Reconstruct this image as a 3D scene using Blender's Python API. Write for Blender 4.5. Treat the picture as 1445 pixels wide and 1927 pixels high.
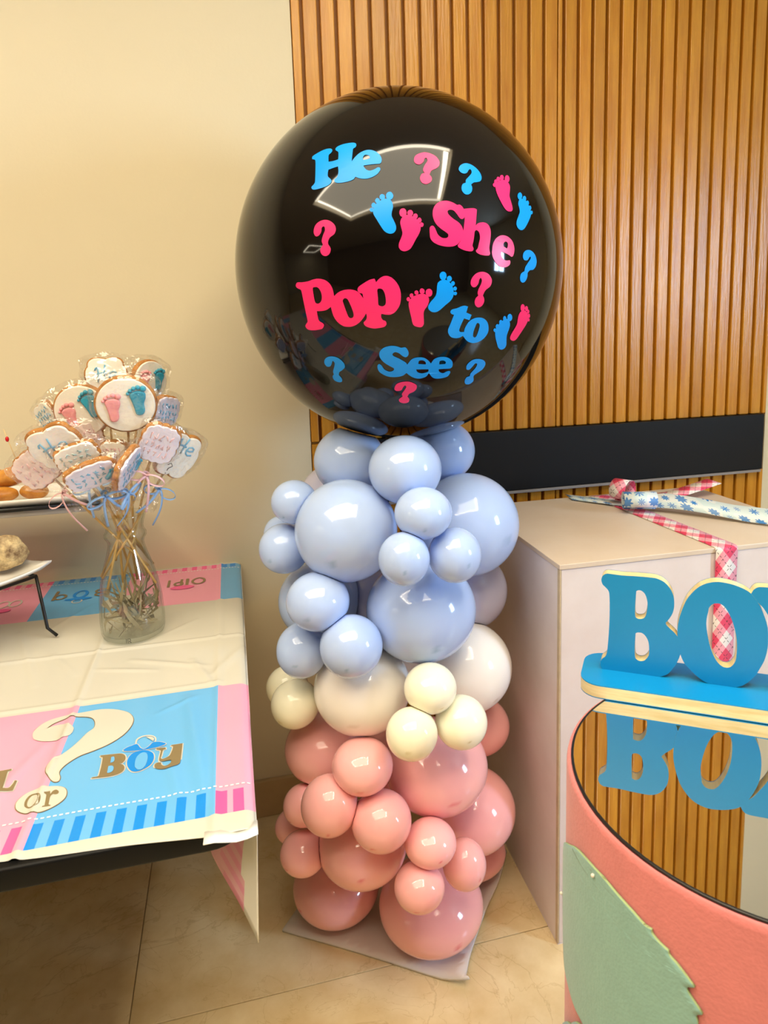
import bpy, bmesh, math, random
from mathutils import Vector, Matrix, Euler

for o in list(bpy.data.objects):
    bpy.data.objects.remove(o, do_unlink=True)
SC = bpy.context.scene
COL = SC.collection
PI = math.pi

# ------------------------------------------------------------------ camera
cam = bpy.data.cameras.new('camera')
cam_o = bpy.data.objects.new('camera', cam)
COL.objects.link(cam_o)
cam.sensor_fit = 'VERTICAL'
cam.sensor_height = 36.0
cam.sensor_width = 27.0
cam.lens = 1307.6 / 1927 * 36
cam.shift_x = -37.08 / 1927
cam.shift_y = -141.5 / 1927
cam.clip_start = 0.02
RIGHT = Vector((0.96935741, -0.24408828, -0.0276968))
DOWN = Vector((-0.06334875, -0.13944777, -0.98820102))
FWD = Vector((0.23734603, 0.95967454, -0.15063742))
CAM = Vector((0, 0, 1.33))
m = Matrix.Identity(4)
for i in range(3):
    m[i][0], m[i][1], m[i][2], m[i][3] = RIGHT[i], -DOWN[i], -FWD[i], CAM[i]
cam_o.matrix_world = m
cam.dof.use_dof = True
cam.dof.focus_distance = 1.35
cam.dof.aperture_fstop = 9.0
SC.camera = cam_o

# ------------------------------------------------------------------ light
SC.view_settings.view_transform = 'Standard'
SC.view_settings.look = 'None'
SC.view_settings.gamma = 1.0
SC.view_settings.use_curve_mapping = False
SC.view_settings.exposure = -0.12
SC.cycles.use_denoising = True
SC.cycles.max_bounces = 10
SC.cycles.transparent_max_bounces = 40

wd = bpy.data.worlds.new('world')
SC.world = wd
wd.use_nodes = True
wd.node_tree.nodes['Background'].inputs[0].default_value = (1.0, 0.9, 0.75, 1)
wd.node_tree.nodes['Background'].inputs[1].default_value = 0.02

WARM = (1.0, 0.885, 0.67)
COOL = (0.50, 0.72, 1.0)


def area(name, loc, rot, sx, sy, power, col):
    l = bpy.data.lights.new(name, 'AREA')
    l.shape = 'RECTANGLE'
    l.size, l.size_y = sx, sy
    l.energy = power
    l.color = col
    o = bpy.data.objects.new(name, l)
    o.location = loc
    o.rotation_euler = rot
    COL.objects.link(o)
    return o


# the ceiling tray (a recessed rectangle with a bright perimeter) and the window on the right wall
TX0, TX1, TY0, TY1, TZ = -1.62, 0.88, -0.62, 0.82, 2.70
tcx, tcy = (TX0 + TX1) / 2, (TY0 + TY1) / 2
area('tray_glow', (tcx, tcy, TZ + 0.10), (0, 0, 0), TX1 - TX0 - 0.1, TY1 - TY0 - 0.1, 62, WARM)
for nm, lx, ly, sx, sy in (('tray_strip_near', tcx, TY0 + 0.05, TX1 - TX0, 0.07), ('tray_strip_far', tcx, TY1 - 0.05, TX1 - TX0, 0.07),
                           ('tray_strip_left', TX0 + 0.05, tcy, 0.07, TY1 - TY0 - 0.2), ('tray_strip_right', TX1 - 0.05, tcy, 0.07, TY1 - TY0 - 0.2)):
    area(nm, (lx, ly, TZ + 0.09), (0, 0, 0), sx, sy, 13, WARM)
for k, (lx, ly, sx, sy) in enumerate(((-6.2, -1.5, 2.2, 0.08), (-6.2, -0.3, 2.2, 0.08), (-7.26, -0.9, 0.08, 1.1), (-5.14, -0.9, 0.08, 1.1))):
    area('second_tray_strip', (lx, ly, TZ - 0.02), (0, 0, 0), sx, sy, 12, WARM)
area('window_daylight', (3.19, -0.84, 1.72), (0, PI / 2, 0), 0.9, 0.62, 125, COOL)

# ------------------------------------------------------------------ helpers


def lin(h):
    h = h.lstrip('#')
    r = []
    for i in (0, 2, 4):
        v = int(h[i:i + 2], 16) / 255
        r.append(v / 12.92 if v <= 0.04045 else ((v + 0.055) / 1.055) ** 2.4)
    return (*r, 1.0)


MATS = {}


def mat(name, hexcol, rough=0.5, metal=0.0, spec=0.5, var=0.0, vscale=8.0, bump=0.0, bscale=40.0, stretch=(1, 1, 1), hex2=None, coat=0.0, sheen=0.0, rnd=0.0):
    if name in MATS:
        return MATS[name]
    M = bpy.data.materials.new(name)
    M.use_nodes = True
    nt = M.node_tree
    b = nt.nodes['Principled BSDF']
    b.inputs['Base Color'].default_value = lin(hexcol)
    b.inputs['Roughness'].default_value = rough
    b.inputs['Metallic'].default_value = metal
    b.inputs['Specular IOR Level'].default_value = spec
    b.inputs['Coat Weight'].default_value = coat
    b.inputs['Sheen Weight'].default_value = sheen
    if var or bump or rnd:
        tc = nt.nodes.new('ShaderNodeTexCoord')
        mp = nt.nodes.new('ShaderNodeMapping')
        mp.inputs['Scale'].default_value = stretch
        src = tc.outputs['Object']
        if rnd:
            oi = nt.nodes.new('ShaderNodeObjectInfo')
            vm = nt.nodes.new('ShaderNodeVectorMath')
            vm.operation = 'MULTIPLY_ADD'
            vm.inputs[1].default_value = (37.0, 19.0, 23.0)
            nt.links.new(oi.outputs['Random'], vm.inputs[0])
            nt.links.new(tc.outputs['Object'], vm.inputs[2])
            src = vm.outputs[0]
        nt.links.new(src, mp.inputs['Vector'])
    if var:
        nz = nt.nodes.new('ShaderNodeTexNoise')
        nz.inputs['Scale'].default_value = vscale
        nz.inputs['Detail'].default_value = 6
        nz.inputs['Roughness'].default_value = 0.6
        nt.links.new(mp.outputs[0], nz.inputs['Vector'])
        mr = nt.nodes.new('ShaderNodeMapRange')
        mr.inputs[1].default_value, mr.inputs[2].default_value = 0.3, 0.7
        nt.links.new(nz.outputs['Fac'], mr.inputs[0])
        mx = nt.nodes.new('ShaderNodeMix')
        mx.data_type = 'RGBA'
        c = lin(hexcol)
        c2 = lin(hex2) if hex2 else tuple(v * (1 - var) for v in c[:3]) + (1,)
        mx.inputs['A'].default_value = c
        mx.inputs['B'].default_value = c2
        nt.links.new(mr.outputs[0], mx.inputs['Factor'])
        last = mx.outputs['Result']
        if rnd:
            hs = nt.nodes.new('ShaderNodeHueSaturation')
            m2 = nt.nodes.new('ShaderNodeMapRange')
            m2.inputs[3].default_value, m2.inputs[4].default_value = 1 - rnd, 1 + rnd
            nt.links.new(oi.outputs['Random'], m2.inputs[0])
            nt.links.new(m2.outputs[0], hs.inputs['Value'])
            nt.links.new(last, hs.inputs['Color'])
            last = hs.outputs[0]
        nt.links.new(last, b.inputs['Base Color'])
    if bump:
        nb = nt.nodes.new('ShaderNodeTexNoise')
        nb.inputs['Scale'].default_value = bscale
        nb.inputs['Detail'].default_value = 4
        nt.links.new(mp.outputs[0], nb.inputs['Vector'])
        bp = nt.nodes.new('ShaderNodeBump')
        bp.inputs['Strength'].default_value = bump
        bp.inputs['Distance'].default_value = 0.01
        nt.links.new(nb.outputs['Fac'], bp.inputs['Height'])
        nt.links.new(bp.outputs[0], b.inputs['Normal'])
    MATS[name] = M
    return M


def film(name, tint, gloss=1.0, base=0.04, rough=0.05, bump=0.0, bscale=60.0, edge=0.7, rim=None):
    """thin clear sheet: transparent with fresnel reflection"""
    M = bpy.data.materials.new(name)
    M.use_nodes = True
    nt = M.node_tree
    nt.nodes.remove(nt.nodes['Principled BSDF'])
    out = nt.nodes['Material Output']
    tr = nt.nodes.new('ShaderNodeBsdfTransparent')
    tr.inputs[0].default_value = (*tint, 1)
    gl = nt.nodes.new('ShaderNodeBsdfGlossy')
    gl.inputs['Roughness'].default_value = rough
    gl.inputs['Color'].default_value = (gloss, gloss, gloss, 1)
    lw = nt.nodes.new('ShaderNodeLayerWeight')
    lw.inputs['Blend'].default_value = 0.5
    pw = nt.nodes.new('ShaderNodeMath')
    pw.operation = 'POWER'
    pw.inputs[1].default_value = 4.0
    nt.links.new(lw.outputs['Facing'], pw.inputs[0])
    mr = nt.nodes.new('ShaderNodeMapRange')
    mr.inputs[3].default_value = base
    mr.inputs[4].default_value = edge
    nt.links.new(pw.outputs[0], mr.inputs[0])
    mx = nt.nodes.new('ShaderNodeMixShader')
    nt.links.new(mr.outputs[0], mx.inputs[0])
    if rim:
        cm = nt.nodes.new('ShaderNodeMix')
        cm.data_type = 'RGBA'
        cm.inputs['A'].default_value = (*tint, 1)
        cm.inputs['B'].default_value = (*rim, 1)
        nt.links.new(pw.outputs[0], cm.inputs['Factor'])
        nt.links.new(cm.outputs['Result'], tr.inputs[0])
    nt.links.new(tr.outputs[0], mx.inputs[1])
    nt.links.new(gl.outputs[0], mx.inputs[2])
    nt.links.new(mx.outputs[0], out.inputs['Surface'])
    if bump:
        tc = nt.nodes.new('ShaderNodeTexCoord')
        nb = nt.nodes.new('ShaderNodeTexNoise')
        nb.inputs['Scale'].default_value = bscale
        nb.inputs['Detail'].default_value = 2
        nt.links.new(tc.outputs['Object'], nb.inputs['Vector'])
        bp = nt.nodes.new('ShaderNodeBump')
        bp.inputs['Strength'].default_value = bump
        bp.inputs['Distance'].default_value = 0.01
        nt.links.new(nb.outputs['Fac'], bp.inputs['Height'])
        nt.links.new(bp.outputs[0], gl.inputs['Normal'])
        nt.links.new(bp.outputs[0], lw.inputs['Normal'])
    MATS[name] = M
    return M


def link(name, me, material=None, parent=None, loc=None, rot=None):
    o = bpy.data.objects.new(name, me)
    COL.objects.link(o)
    if material is not None and me is not None and len(me.materials) == 0:
        me.materials.append(material)
    if parent is not None:
        o.parent = parent
    if loc is not None:
        o.location = loc
    if rot is not None:
        o.rotation_euler = rot
    return o


def mesh(name, verts, faces, material=None, parent=None, smooth=False, loc=None, rot=None):
    me = bpy.data.meshes.new(name)
    me.from_pydata([tuple(v) for v in verts], [], faces)
    me.update()
    if smooth:
        me.shade_smooth()
    return link(name, me, material, parent, loc, rot)


def empty(name, loc=(0, 0, 0), rot=(0, 0, 0)):
    o = bpy.data.objects.new(name, None)
    o.empty_display_size = 0.05
    o.location = loc
    o.rotation_euler = rot
    COL.objects.link(o)
    return o


def tag(o, label=None, cat=None, group=None, kind=None):
    if label:
        o['label'] = label
    if cat:
        o['category'] = cat
    if group:
        o['group'] = group
    if kind:
        o['kind'] = kind
    return o


def bm_mesh(bm, name, smooth=False):
    me = bpy.data.meshes.new(name)
    bmesh.ops.recalc_face_normals(bm, faces=bm.faces)
    bm.to_mesh(me)
    bm.free()
    if smooth:
        me.shade_smooth()
    return me


def box_mesh(name, x0, x1, y0, y1, z0, z1, bev=0.0, seg=2):
    bm = bmesh.new()
    v = [bm.verts.new((x, y, z)) for x in (x0, x1) for y in (y0, y1) for z in (z0, z1)]
    for f in ((0, 1, 3, 2), (4, 6, 7, 5), (0, 4, 5, 1), (2, 3, 7, 6), (0, 2, 6, 4), (1, 5, 7, 3)):
        bm.faces.new([v[i] for i in f])
    if bev:
        bmesh.ops.bevel(bm, geom=list(bm.edges), offset=bev, segments=seg, affect='EDGES', profile=0.5)
    return bm_mesh(bm, name)


def box(name, x0, x1, y0, y1, z0, z1, material, parent=None, bev=0.0, seg=2):
    return link(name, box_mesh(name, x0, x1, y0, y1, z0, z1, bev, seg), material, parent)


def lathe(profile, n=48):
    """profile: list of (r, z); closed when r = 0"""
    vs, fs, rings = [], [], []
    for r, z in profile:
        if r < 1e-6:
            rings.append([len(vs)])
            vs.append((0, 0, z))
        else:
            rings.append(list(range(len(vs), len(vs) + n)))
            vs += [(r * math.cos(2 * PI * k / n), r * math.sin(2 * PI * k / n), z) for k in range(n)]
    for a, b in zip(rings, rings[1:]):
        for k in range(n):
            k2 = (k + 1) % n
            if len(a) == 1 and len(b) == 1:
                continue
            if len(a) == 1:
                fs.append((a[0], b[k2], b[k]))
            elif len(b) == 1:
                fs.append((a[k], a[k2], b[0]))
            else:
                fs.append((a[k], a[k2], b[k2], b[k]))
    return vs, fs


def tube(pts, r, n=8, close=True):
    """round bar along a polyline; r a number or one per point"""
    pts = [Vector(p) for p in pts]
    rs = r if isinstance(r, (list, tuple)) else [r] * len(pts)
    vs, fs = [], []
    prev = None
    for i, p in enumerate(pts):
        t = (pts[min(i + 1, len(pts) - 1)] - pts[max(i - 1, 0)]).normalized()
        if prev is None:
            a = Vector((0, 0, 1)) if abs(t.z) < 0.9 else Vector((1, 0, 0))
            u = t.cross(a).normalized()
        else:
            u = (prev - t * prev.dot(t)).normalized()
        prev = u
        w = t.cross(u)
        for k in range(n):
            an = 2 * PI * k / n
            vs.append(p + (u * math.cos(an) + w * math.sin(an)) * rs[i])
    for i in range(len(pts) - 1):
        for k in range(n):
            k2 = (k + 1) % n
            fs.append((i * n + k, i * n + k2, (i + 1) * n + k2, (i + 1) * n + k))
    if close:
        fs.append(tuple(reversed(range(n))))
        fs.append(tuple(range((len(pts) - 1) * n, len(pts) * n)))
    return vs, fs


def join(*parts):
    vs, fs = [], []
    for v, f in parts:
        b = len(vs)
        vs += [tuple(p) for p in v]
        fs += [tuple(i + b for i in q) for q in f]
    return vs, fs


def ellipsoid(c, rx, ry, rz, nu=16, nv=10):
    prof = [(math.cos(-PI / 2 + PI * i / nv), math.sin(-PI / 2 + PI * i / nv)) for i in range(nv + 1)]
    prof[0], prof[-1] = (0, -1), (0, 1)
    v, f = lathe(prof, nu)
    return [(c[0] + x * rx, c[1] + y * ry, c[2] + z * rz) for x, y, z in v], f


def spline(pts, n=5):
    """closed Catmull-Rom through (x, y, corner) points"""
    N = len(pts)
    out = []
    for i in range(N):
        p0, p1, p2, p3 = pts[i - 1], pts[i], pts[(i + 1) % N], pts[(i + 2) % N]
        a0 = (p1[0], p1[1]) if p1[2] else p0
        a3 = (p2[0], p2[1]) if p2[2] else p3
        m1 = [(p2[k] - a0[k]) * (0.5 if not p1[2] else 1.0) for k in (0, 1)]
        m2 = [(a3[k] - p1[k]) * (0.5 if not p2[2] else 1.0) for k in (0, 1)]
        for s in range(n):
            t = s / n
            h1, h2, h3, h4 = 2 * t**3 - 3 * t**2 + 1, t**3 - 2 * t**2 + t, -2 * t**3 + 3 * t**2, t**3 - t**2
            out.append(tuple(h1 * p1[k] + h2 * m1[k] + h3 * p2[k] + h4 * m2[k] for k in (0, 1)))
    return out


def flat_shape(outlines, depth=0.0, bevel=0.0, res=2):
    """filled 2D shape (holes where outlines nest) -> mesh in the XY plane, thick along Z"""
    cu = bpy.data.curves.new('shape', 'CURVE')
    cu.dimensions = '2D'
    cu.fill_mode = 'BOTH' if depth else 'FRONT'
    cu.extrude = max(depth / 2 - bevel, 0)
    cu.bevel_depth = bevel
    cu.bevel_resolution = res
    if bevel:
        cu.offset = -bevel
    for pl in outlines:
        sp = cu.splines.new('POLY')
        sp.points.add(len(pl) - 1)
        for q, p in zip(sp.points, pl):
            q.co = (p[0], p[1], 0, 1)
        sp.use_cyclic_u = True
    ob = bpy.data.objects.new('shape', cu)
    me = bpy.data.meshes.new_from_object(ob)
    bpy.data.objects.remove(ob)
    bpy.data.curves.remove(cu)
    me.materials.clear()
    return me


def fine(me, L):
    """split every edge longer than L so that the sheet can bend"""
    bm = bmesh.new()
    bm.from_mesh(me)
    bmesh.ops.remove_doubles(bm, verts=bm.verts, dist=1e-6)
    bmesh.ops.triangulate(bm, faces=bm.faces)
    for _ in range(7):
        es = [e for e in bm.edges if e.calc_length() > L]
        if not es:
            break
        bmesh.ops.subdivide_edges(bm, edges=es, cuts=1)
        bmesh.ops.triangulate(bm, faces=[f for f in bm.faces if len(f.verts) > 3])
    bm.to_mesh(me)
    bm.free()
    return me


def strip(center, wdir, width, thick=0.0008):
    """ribbon: centre line points, one width direction per point (or one for all)"""
    c = [Vector(p) for p in center]
    ws = wdir if isinstance(wdir, list) else [wdir] * len(c)
    vs, fs, uv, acc = [], [], [], 0.0
    for i, p in enumerate(c):
        if i:
            acc += (p - c[i - 1]).length
        w = Vector(ws[i]).normalized()
        t = (c[min(i + 1, len(c) - 1)] - c[max(i - 1, 0)]).normalized()
        n = t.cross(w).normalized()
        for s in (-0.5, 0.5):
            for h in (-0.5, 0.5):
                vs.append(p + w * width * s + n * thick * h)
                uv.append((acc, (s + 0.5) * width))
    for i in range(len(c) - 1):
        a, b = i * 4, i * 4 + 4
        fs += [(a + 1, a + 3, b + 3, b + 1), (a, b, b + 2, a + 2), (a, a + 1, b + 1, b), (a + 2, b + 2, b + 3, a + 3)]
    fs += [(0, 2, 3, 1), ((len(c) - 1) * 4, (len(c) - 1) * 4 + 1, (len(c) - 1) * 4 + 3, (len(c) - 1) * 4 + 2)]
    return vs, fs, uv


def uv_mesh(name, vs, fs, uv, material, parent=None, smooth=True):
    o = mesh(name, vs, fs, material, parent, smooth)
    l = o.data.uv_layers.new(name='UVMap')
    for lp in o.data.loops:
        l.data[lp.index].uv = uv[lp.vertex_index]
    return o


BLACK=[[0.3519,1.42,1.4514],0.3284,0.3428]
STICKERS=[
["word","b","blue sticker reading He",[[[-0.749,0.505,0],[-0.749,0.517,0],[-0.724,0.53,0],[-0.691,0.543,0],[-0.657,0.549,0],[-0.631,0.545,0],[-0.621,0.533,0],[-0.626,0.52,0],[-0.637,0.511,0],[-0.636,0.495,0],[-0.63,0.469,1],[-0.6,0.47,0],[-0.572,0.476,1],[-0.574,0.498,0],[-0.58,0.52,0],[-0.596,0.53,0],[-0.602,0.54,0],[-0.596,0.552,0],[-0.571,0.562,0],[-0.539,0.567,0],[-0.502,0.568,0],[-0.481,0.562,0],[-0.474,0.549,0],[-0.479,0.537,0],[-0.49,0.53,0],[-0.491,0.51,0],[-0.489,0.456,1],[-0.478,0.473,0],[-0.453,0.498,0],[-0.421,0.513,0],[-0.39,0.515,0],[-0.359,0.504,0],[-0.335,0.484,0],[-0.323,0.461,0],[-0.325,0.44,0],[-0.334,0.433,1],[-0.379,0.432,0],[-0.421,0.428,1],[-0.415,0.417,0],[-0.4,0.403,0],[-0.381,0.399,0],[-0.359,0.405,0],[-0.342,0.414,0],[-0.33,0.41,0],[-0.33,0.398,0],[-0.342,0.381,0],[-0.367,0.366,0],[-0.398,0.358,0],[-0.432,0.361,0],[-0.461,0.372,1],[-0.47,0.36,0],[-0.492,0.352,0],[-0.521,0.348,0],[-0.554,0.348,0],[-0.573,0.355,0],[-0.577,0.368,0],[-0.566,0.376,0],[-0.56,0.389,0],[-0.56,0.411,0],[-0.566,0.436,1],[-0.593,0.431,0],[-0.622,0.424,1],[-0.622,0.405,0],[-0.617,0.386,0],[-0.601,0.373,0],[-0.593,0.36,0],[-0.601,0.347,0],[-0.621,0.337,0],[-0.655,0.33,0],[-0.69,0.327,0],[-0.707,0.333,0],[-0.711,0.344,0],[-0.699,0.356,0],[-0.694,0.37,0],[-0.701,0.414,0],[-0.71,0.454,0],[-0.72,0.486,0],[-0.729,0.494,0],[-0.745,0.499,0]],[[-0.425,0.46,1],[-0.427,0.473,0],[-0.42,0.486,0],[-0.405,0.487,0],[-0.391,0.48,0],[-0.387,0.465,1],[-0.403,0.461,0]]]],
["word","p","pink sticker reading Sh of She",[[[-0.09,0.106,0],[-0.087,0.118,0],[-0.076,0.124,0],[-0.065,0.116,0],[-0.058,0.1,0],[-0.049,0.082,0],[-0.031,0.069,0],[-0.011,0.067,0],[0.001,0.073,0],[0.002,0.085,0],[-0.01,0.095,0],[-0.032,0.109,0],[-0.055,0.13,0],[-0.068,0.155,0],[-0.071,0.182,0],[-0.063,0.209,0],[-0.045,0.228,0],[-0.02,0.239,0],[0.008,0.241,0],[0.035,0.234,0],[0.059,0.222,1],[0.073,0.224,0],[0.085,0.216,0],[0.093,0.204,1],[0.123,0.208,0],[0.153,0.209,0],[0.166,0.203,1],[0.162,0.184,0],[0.156,0.155,0],[0.151,0.127,1],[0.163,0.137,0],[0.183,0.143,0],[0.206,0.143,0],[0.225,0.133,0],[0.235,0.114,0],[0.236,0.093,0],[0.231,0.062,0],[0.224,0.03,0],[0.225,0.012,0],[0.228,-0.0,0],[0.221,-0.009,0],[0.198,-0.01,0],[0.171,-0.006,0],[0.151,0.003,0],[0.147,0.012,0],[0.157,0.023,0],[0.165,0.047,0],[0.172,0.072,0],[0.169,0.094,0],[0.161,0.104,0],[0.151,0.106,0],[0.143,0.098,0],[0.139,0.077,0],[0.133,0.053,0],[0.128,0.035,0],[0.133,0.022,0],[0.131,0.013,0],[0.12,0.008,0],[0.094,0.01,0],[0.07,0.017,0],[0.053,0.026,0],[0.049,0.035,1],[0.068,0.058,1],[0.048,0.039,1],[0.029,0.031,0],[0.001,0.028,0],[-0.032,0.032,0],[-0.062,0.042,0],[-0.081,0.056,0],[-0.089,0.073,0]],[[0.007,0.194,0],[0.021,0.199,0],[0.039,0.194,0],[0.055,0.177,0],[0.067,0.161,0],[0.079,0.156,0],[0.089,0.161,0],[0.095,0.168,1],[0.091,0.144,0],[0.082,0.101,1],[0.075,0.122,0],[0.059,0.14,0],[0.032,0.157,0],[0.012,0.174,0],[0.006,0.184,0]]]],
["word","p","pink sticker of the e in She",[[[0.241,0.019,0],[0.246,0.043,0],[0.264,0.069,0],[0.29,0.084,0],[0.316,0.088,0],[0.346,0.082,0],[0.372,0.064,0],[0.385,0.036,0],[0.384,0.011,0],[0.375,-0.008,0],[0.365,-0.012,1],[0.338,-0.0,0],[0.299,0.011,1],[0.295,-0.002,0],[0.303,-0.018,0],[0.321,-0.029,0],[0.338,-0.03,0],[0.354,-0.029,0],[0.357,-0.043,0],[0.344,-0.056,0],[0.317,-0.063,0],[0.287,-0.058,0],[0.262,-0.041,0],[0.245,-0.018,0],[0.239,0.003,0]],[[0.311,0.036,1],[0.313,0.05,0],[0.327,0.059,0],[0.34,0.053,0],[0.341,0.039,0],[0.335,0.026,1],[0.323,0.031,0]]]],
["word","p","pink sticker reading Pop",[[[-0.802,-0.117,0],[-0.79,-0.107,0],[-0.76,-0.108,0],[-0.721,-0.105,0],[-0.688,-0.098,0],[-0.656,-0.097,0],[-0.622,-0.106,0],[-0.598,-0.125,0],[-0.586,-0.151,0],[-0.582,-0.182,1],[-0.561,-0.167,0],[-0.534,-0.157,0],[-0.501,-0.154,0],[-0.469,-0.159,0],[-0.447,-0.173,0],[-0.428,-0.199,1],[-0.43,-0.182,0],[-0.433,-0.175,0],[-0.447,-0.172,0],[-0.455,-0.158,0],[-0.448,-0.144,0],[-0.423,-0.129,0],[-0.391,-0.114,0],[-0.366,-0.109,1],[-0.359,-0.126,1],[-0.341,-0.109,0],[-0.318,-0.099,0],[-0.295,-0.101,0],[-0.273,-0.114,0],[-0.253,-0.138,0],[-0.241,-0.167,0],[-0.239,-0.199,0],[-0.246,-0.235,0],[-0.267,-0.264,0],[-0.291,-0.278,0],[-0.315,-0.279,0],[-0.342,-0.274,1],[-0.344,-0.288,0],[-0.337,-0.303,0],[-0.321,-0.311,0],[-0.319,-0.327,0],[-0.331,-0.338,0],[-0.357,-0.343,0],[-0.386,-0.345,0],[-0.415,-0.339,0],[-0.434,-0.329,0],[-0.439,-0.314,0],[-0.425,-0.301,0],[-0.419,-0.286,0],[-0.421,-0.269,1],[-0.436,-0.289,0],[-0.462,-0.313,0],[-0.494,-0.329,0],[-0.525,-0.333,0],[-0.555,-0.328,0],[-0.583,-0.308,0],[-0.6,-0.28,0],[-0.606,-0.253,0],[-0.608,-0.232,1],[-0.634,-0.245,0],[-0.662,-0.25,0],[-0.695,-0.25,1],[-0.695,-0.269,0],[-0.692,-0.297,0],[-0.671,-0.311,0],[-0.668,-0.323,0],[-0.683,-0.338,0],[-0.709,-0.343,0],[-0.745,-0.345,0],[-0.778,-0.34,0],[-0.79,-0.323,0],[-0.779,-0.31,0],[-0.767,-0.298,0],[-0.766,-0.267,0],[-0.767,-0.221,0],[-0.77,-0.165,0],[-0.774,-0.144,0],[-0.792,-0.136,0],[-0.803,-0.126,0]],[[-0.699,-0.14,0],[-0.686,-0.135,0],[-0.668,-0.138,0],[-0.655,-0.157,0],[-0.652,-0.181,0],[-0.66,-0.203,0],[-0.676,-0.213,0],[-0.692,-0.211,0],[-0.697,-0.201,0],[-0.699,-0.175,0]],[[-0.538,-0.204,0],[-0.526,-0.194,0],[-0.512,-0.199,0],[-0.502,-0.22,0],[-0.493,-0.246,0],[-0.488,-0.269,0],[-0.492,-0.285,0],[-0.505,-0.29,0],[-0.517,-0.283,0],[-0.526,-0.256,0],[-0.534,-0.226,0]],[[-0.355,-0.161,0],[-0.343,-0.155,0],[-0.328,-0.161,0],[-0.318,-0.182,0],[-0.315,-0.208,0],[-0.318,-0.229,0],[-0.331,-0.238,0],[-0.346,-0.236,0],[-0.354,-0.228,0],[-0.354,-0.196,0]]]],
["word","b","blue sticker reading to",[[[0.018,-0.275,0],[0.024,-0.263,0],[0.053,-0.256,0],[0.078,-0.247,0],[0.098,-0.245,0],[0.114,-0.249,1],[0.107,-0.278,1],[0.14,-0.29,1],[0.131,-0.316,1],[0.098,-0.307,1],[0.087,-0.332,0],[0.078,-0.362,0],[0.084,-0.374,0],[0.108,-0.376,1],[0.11,-0.356,0],[0.126,-0.327,0],[0.151,-0.31,0],[0.182,-0.304,0],[0.216,-0.309,0],[0.244,-0.328,0],[0.259,-0.355,0],[0.262,-0.383,0],[0.245,-0.411,0],[0.214,-0.43,0],[0.176,-0.436,0],[0.14,-0.426,0],[0.113,-0.404,0],[0.105,-0.395,1],[0.09,-0.403,0],[0.067,-0.407,0],[0.039,-0.402,0],[0.02,-0.386,0],[0.013,-0.363,0],[0.023,-0.333,0],[0.039,-0.288,1],[0.026,-0.284,0]],[[0.171,-0.354,0],[0.179,-0.333,0],[0.192,-0.334,0],[0.199,-0.347,0],[0.196,-0.375,0],[0.189,-0.401,0],[0.178,-0.406,0],[0.168,-0.398,0],[0.166,-0.377,0]]]],
["word","b","blue sticker reading See",[[[-0.393,-0.551,0],[-0.382,-0.537,0],[-0.368,-0.544,0],[-0.352,-0.57,0],[-0.323,-0.584,0],[-0.299,-0.579,0],[-0.293,-0.566,0],[-0.313,-0.553,0],[-0.348,-0.53,0],[-0.37,-0.502,0],[-0.37,-0.471,0],[-0.346,-0.448,0],[-0.311,-0.438,0],[-0.277,-0.439,0],[-0.244,-0.449,1],[-0.22,-0.448,0],[-0.204,-0.472,0],[-0.206,-0.492,0],[-0.22,-0.502,0],[-0.238,-0.495,0],[-0.258,-0.479,0],[-0.279,-0.472,0],[-0.295,-0.48,0],[-0.291,-0.493,0],[-0.26,-0.508,0],[-0.224,-0.53,0],[-0.211,-0.545,1],[-0.188,-0.517,0],[-0.16,-0.506,0],[-0.117,-0.507,0],[-0.086,-0.524,0],[-0.068,-0.543,1],[-0.05,-0.518,0],[-0.014,-0.507,0],[0.032,-0.512,0],[0.066,-0.536,0],[0.073,-0.566,0],[0.061,-0.578,1],[-0.014,-0.579,1],[-0.008,-0.594,0],[0.018,-0.605,0],[0.041,-0.596,0],[0.061,-0.593,0],[0.068,-0.605,0],[0.053,-0.629,0],[0.001,-0.639,0],[-0.042,-0.632,0],[-0.074,-0.601,1],[-0.091,-0.623,0],[-0.13,-0.634,0],[-0.17,-0.627,0],[-0.202,-0.608,0],[-0.216,-0.595,1],[-0.241,-0.612,0],[-0.28,-0.619,0],[-0.334,-0.615,0],[-0.378,-0.592,0],[-0.391,-0.573,0]],[[-0.145,-0.543,1],[-0.141,-0.525,0],[-0.119,-0.523,0],[-0.101,-0.534,0],[-0.099,-0.547,1]],[[-0.157,-0.575,1],[-0.079,-0.577,1],[-0.081,-0.592,0],[-0.117,-0.601,0],[-0.147,-0.592,0]],[[-0.015,-0.55,1],[-0.014,-0.531,0],[0.008,-0.528,0],[0.025,-0.538,0],[0.023,-0.549,1]]]],
["question_mark","p","pink question mark right of Pop",[[[0.12,-0.141,0],[0.124,-0.119,0],[0.142,-0.098,0],[0.164,-0.088,0],[0.191,-0.086,0],[0.219,-0.095,0],[0.238,-0.114,0],[0.243,-0.131,0],[0.235,-0.153,0],[0.212,-0.169,0],[0.202,-0.181,0],[0.195,-0.197,1],[0.205,-0.213,0],[0.205,-0.231,0],[0.195,-0.247,0],[0.176,-0.254,0],[0.158,-0.246,0],[0.15,-0.229,0],[0.154,-0.21,0],[0.168,-0.197,1],[0.163,-0.184,0],[0.167,-0.166,0],[0.179,-0.144,0],[0.183,-0.125,0],[0.175,-0.114,0],[0.167,-0.124,0],[0.163,-0.141,0],[0.149,-0.156,0],[0.132,-0.156,0]]]],
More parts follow.
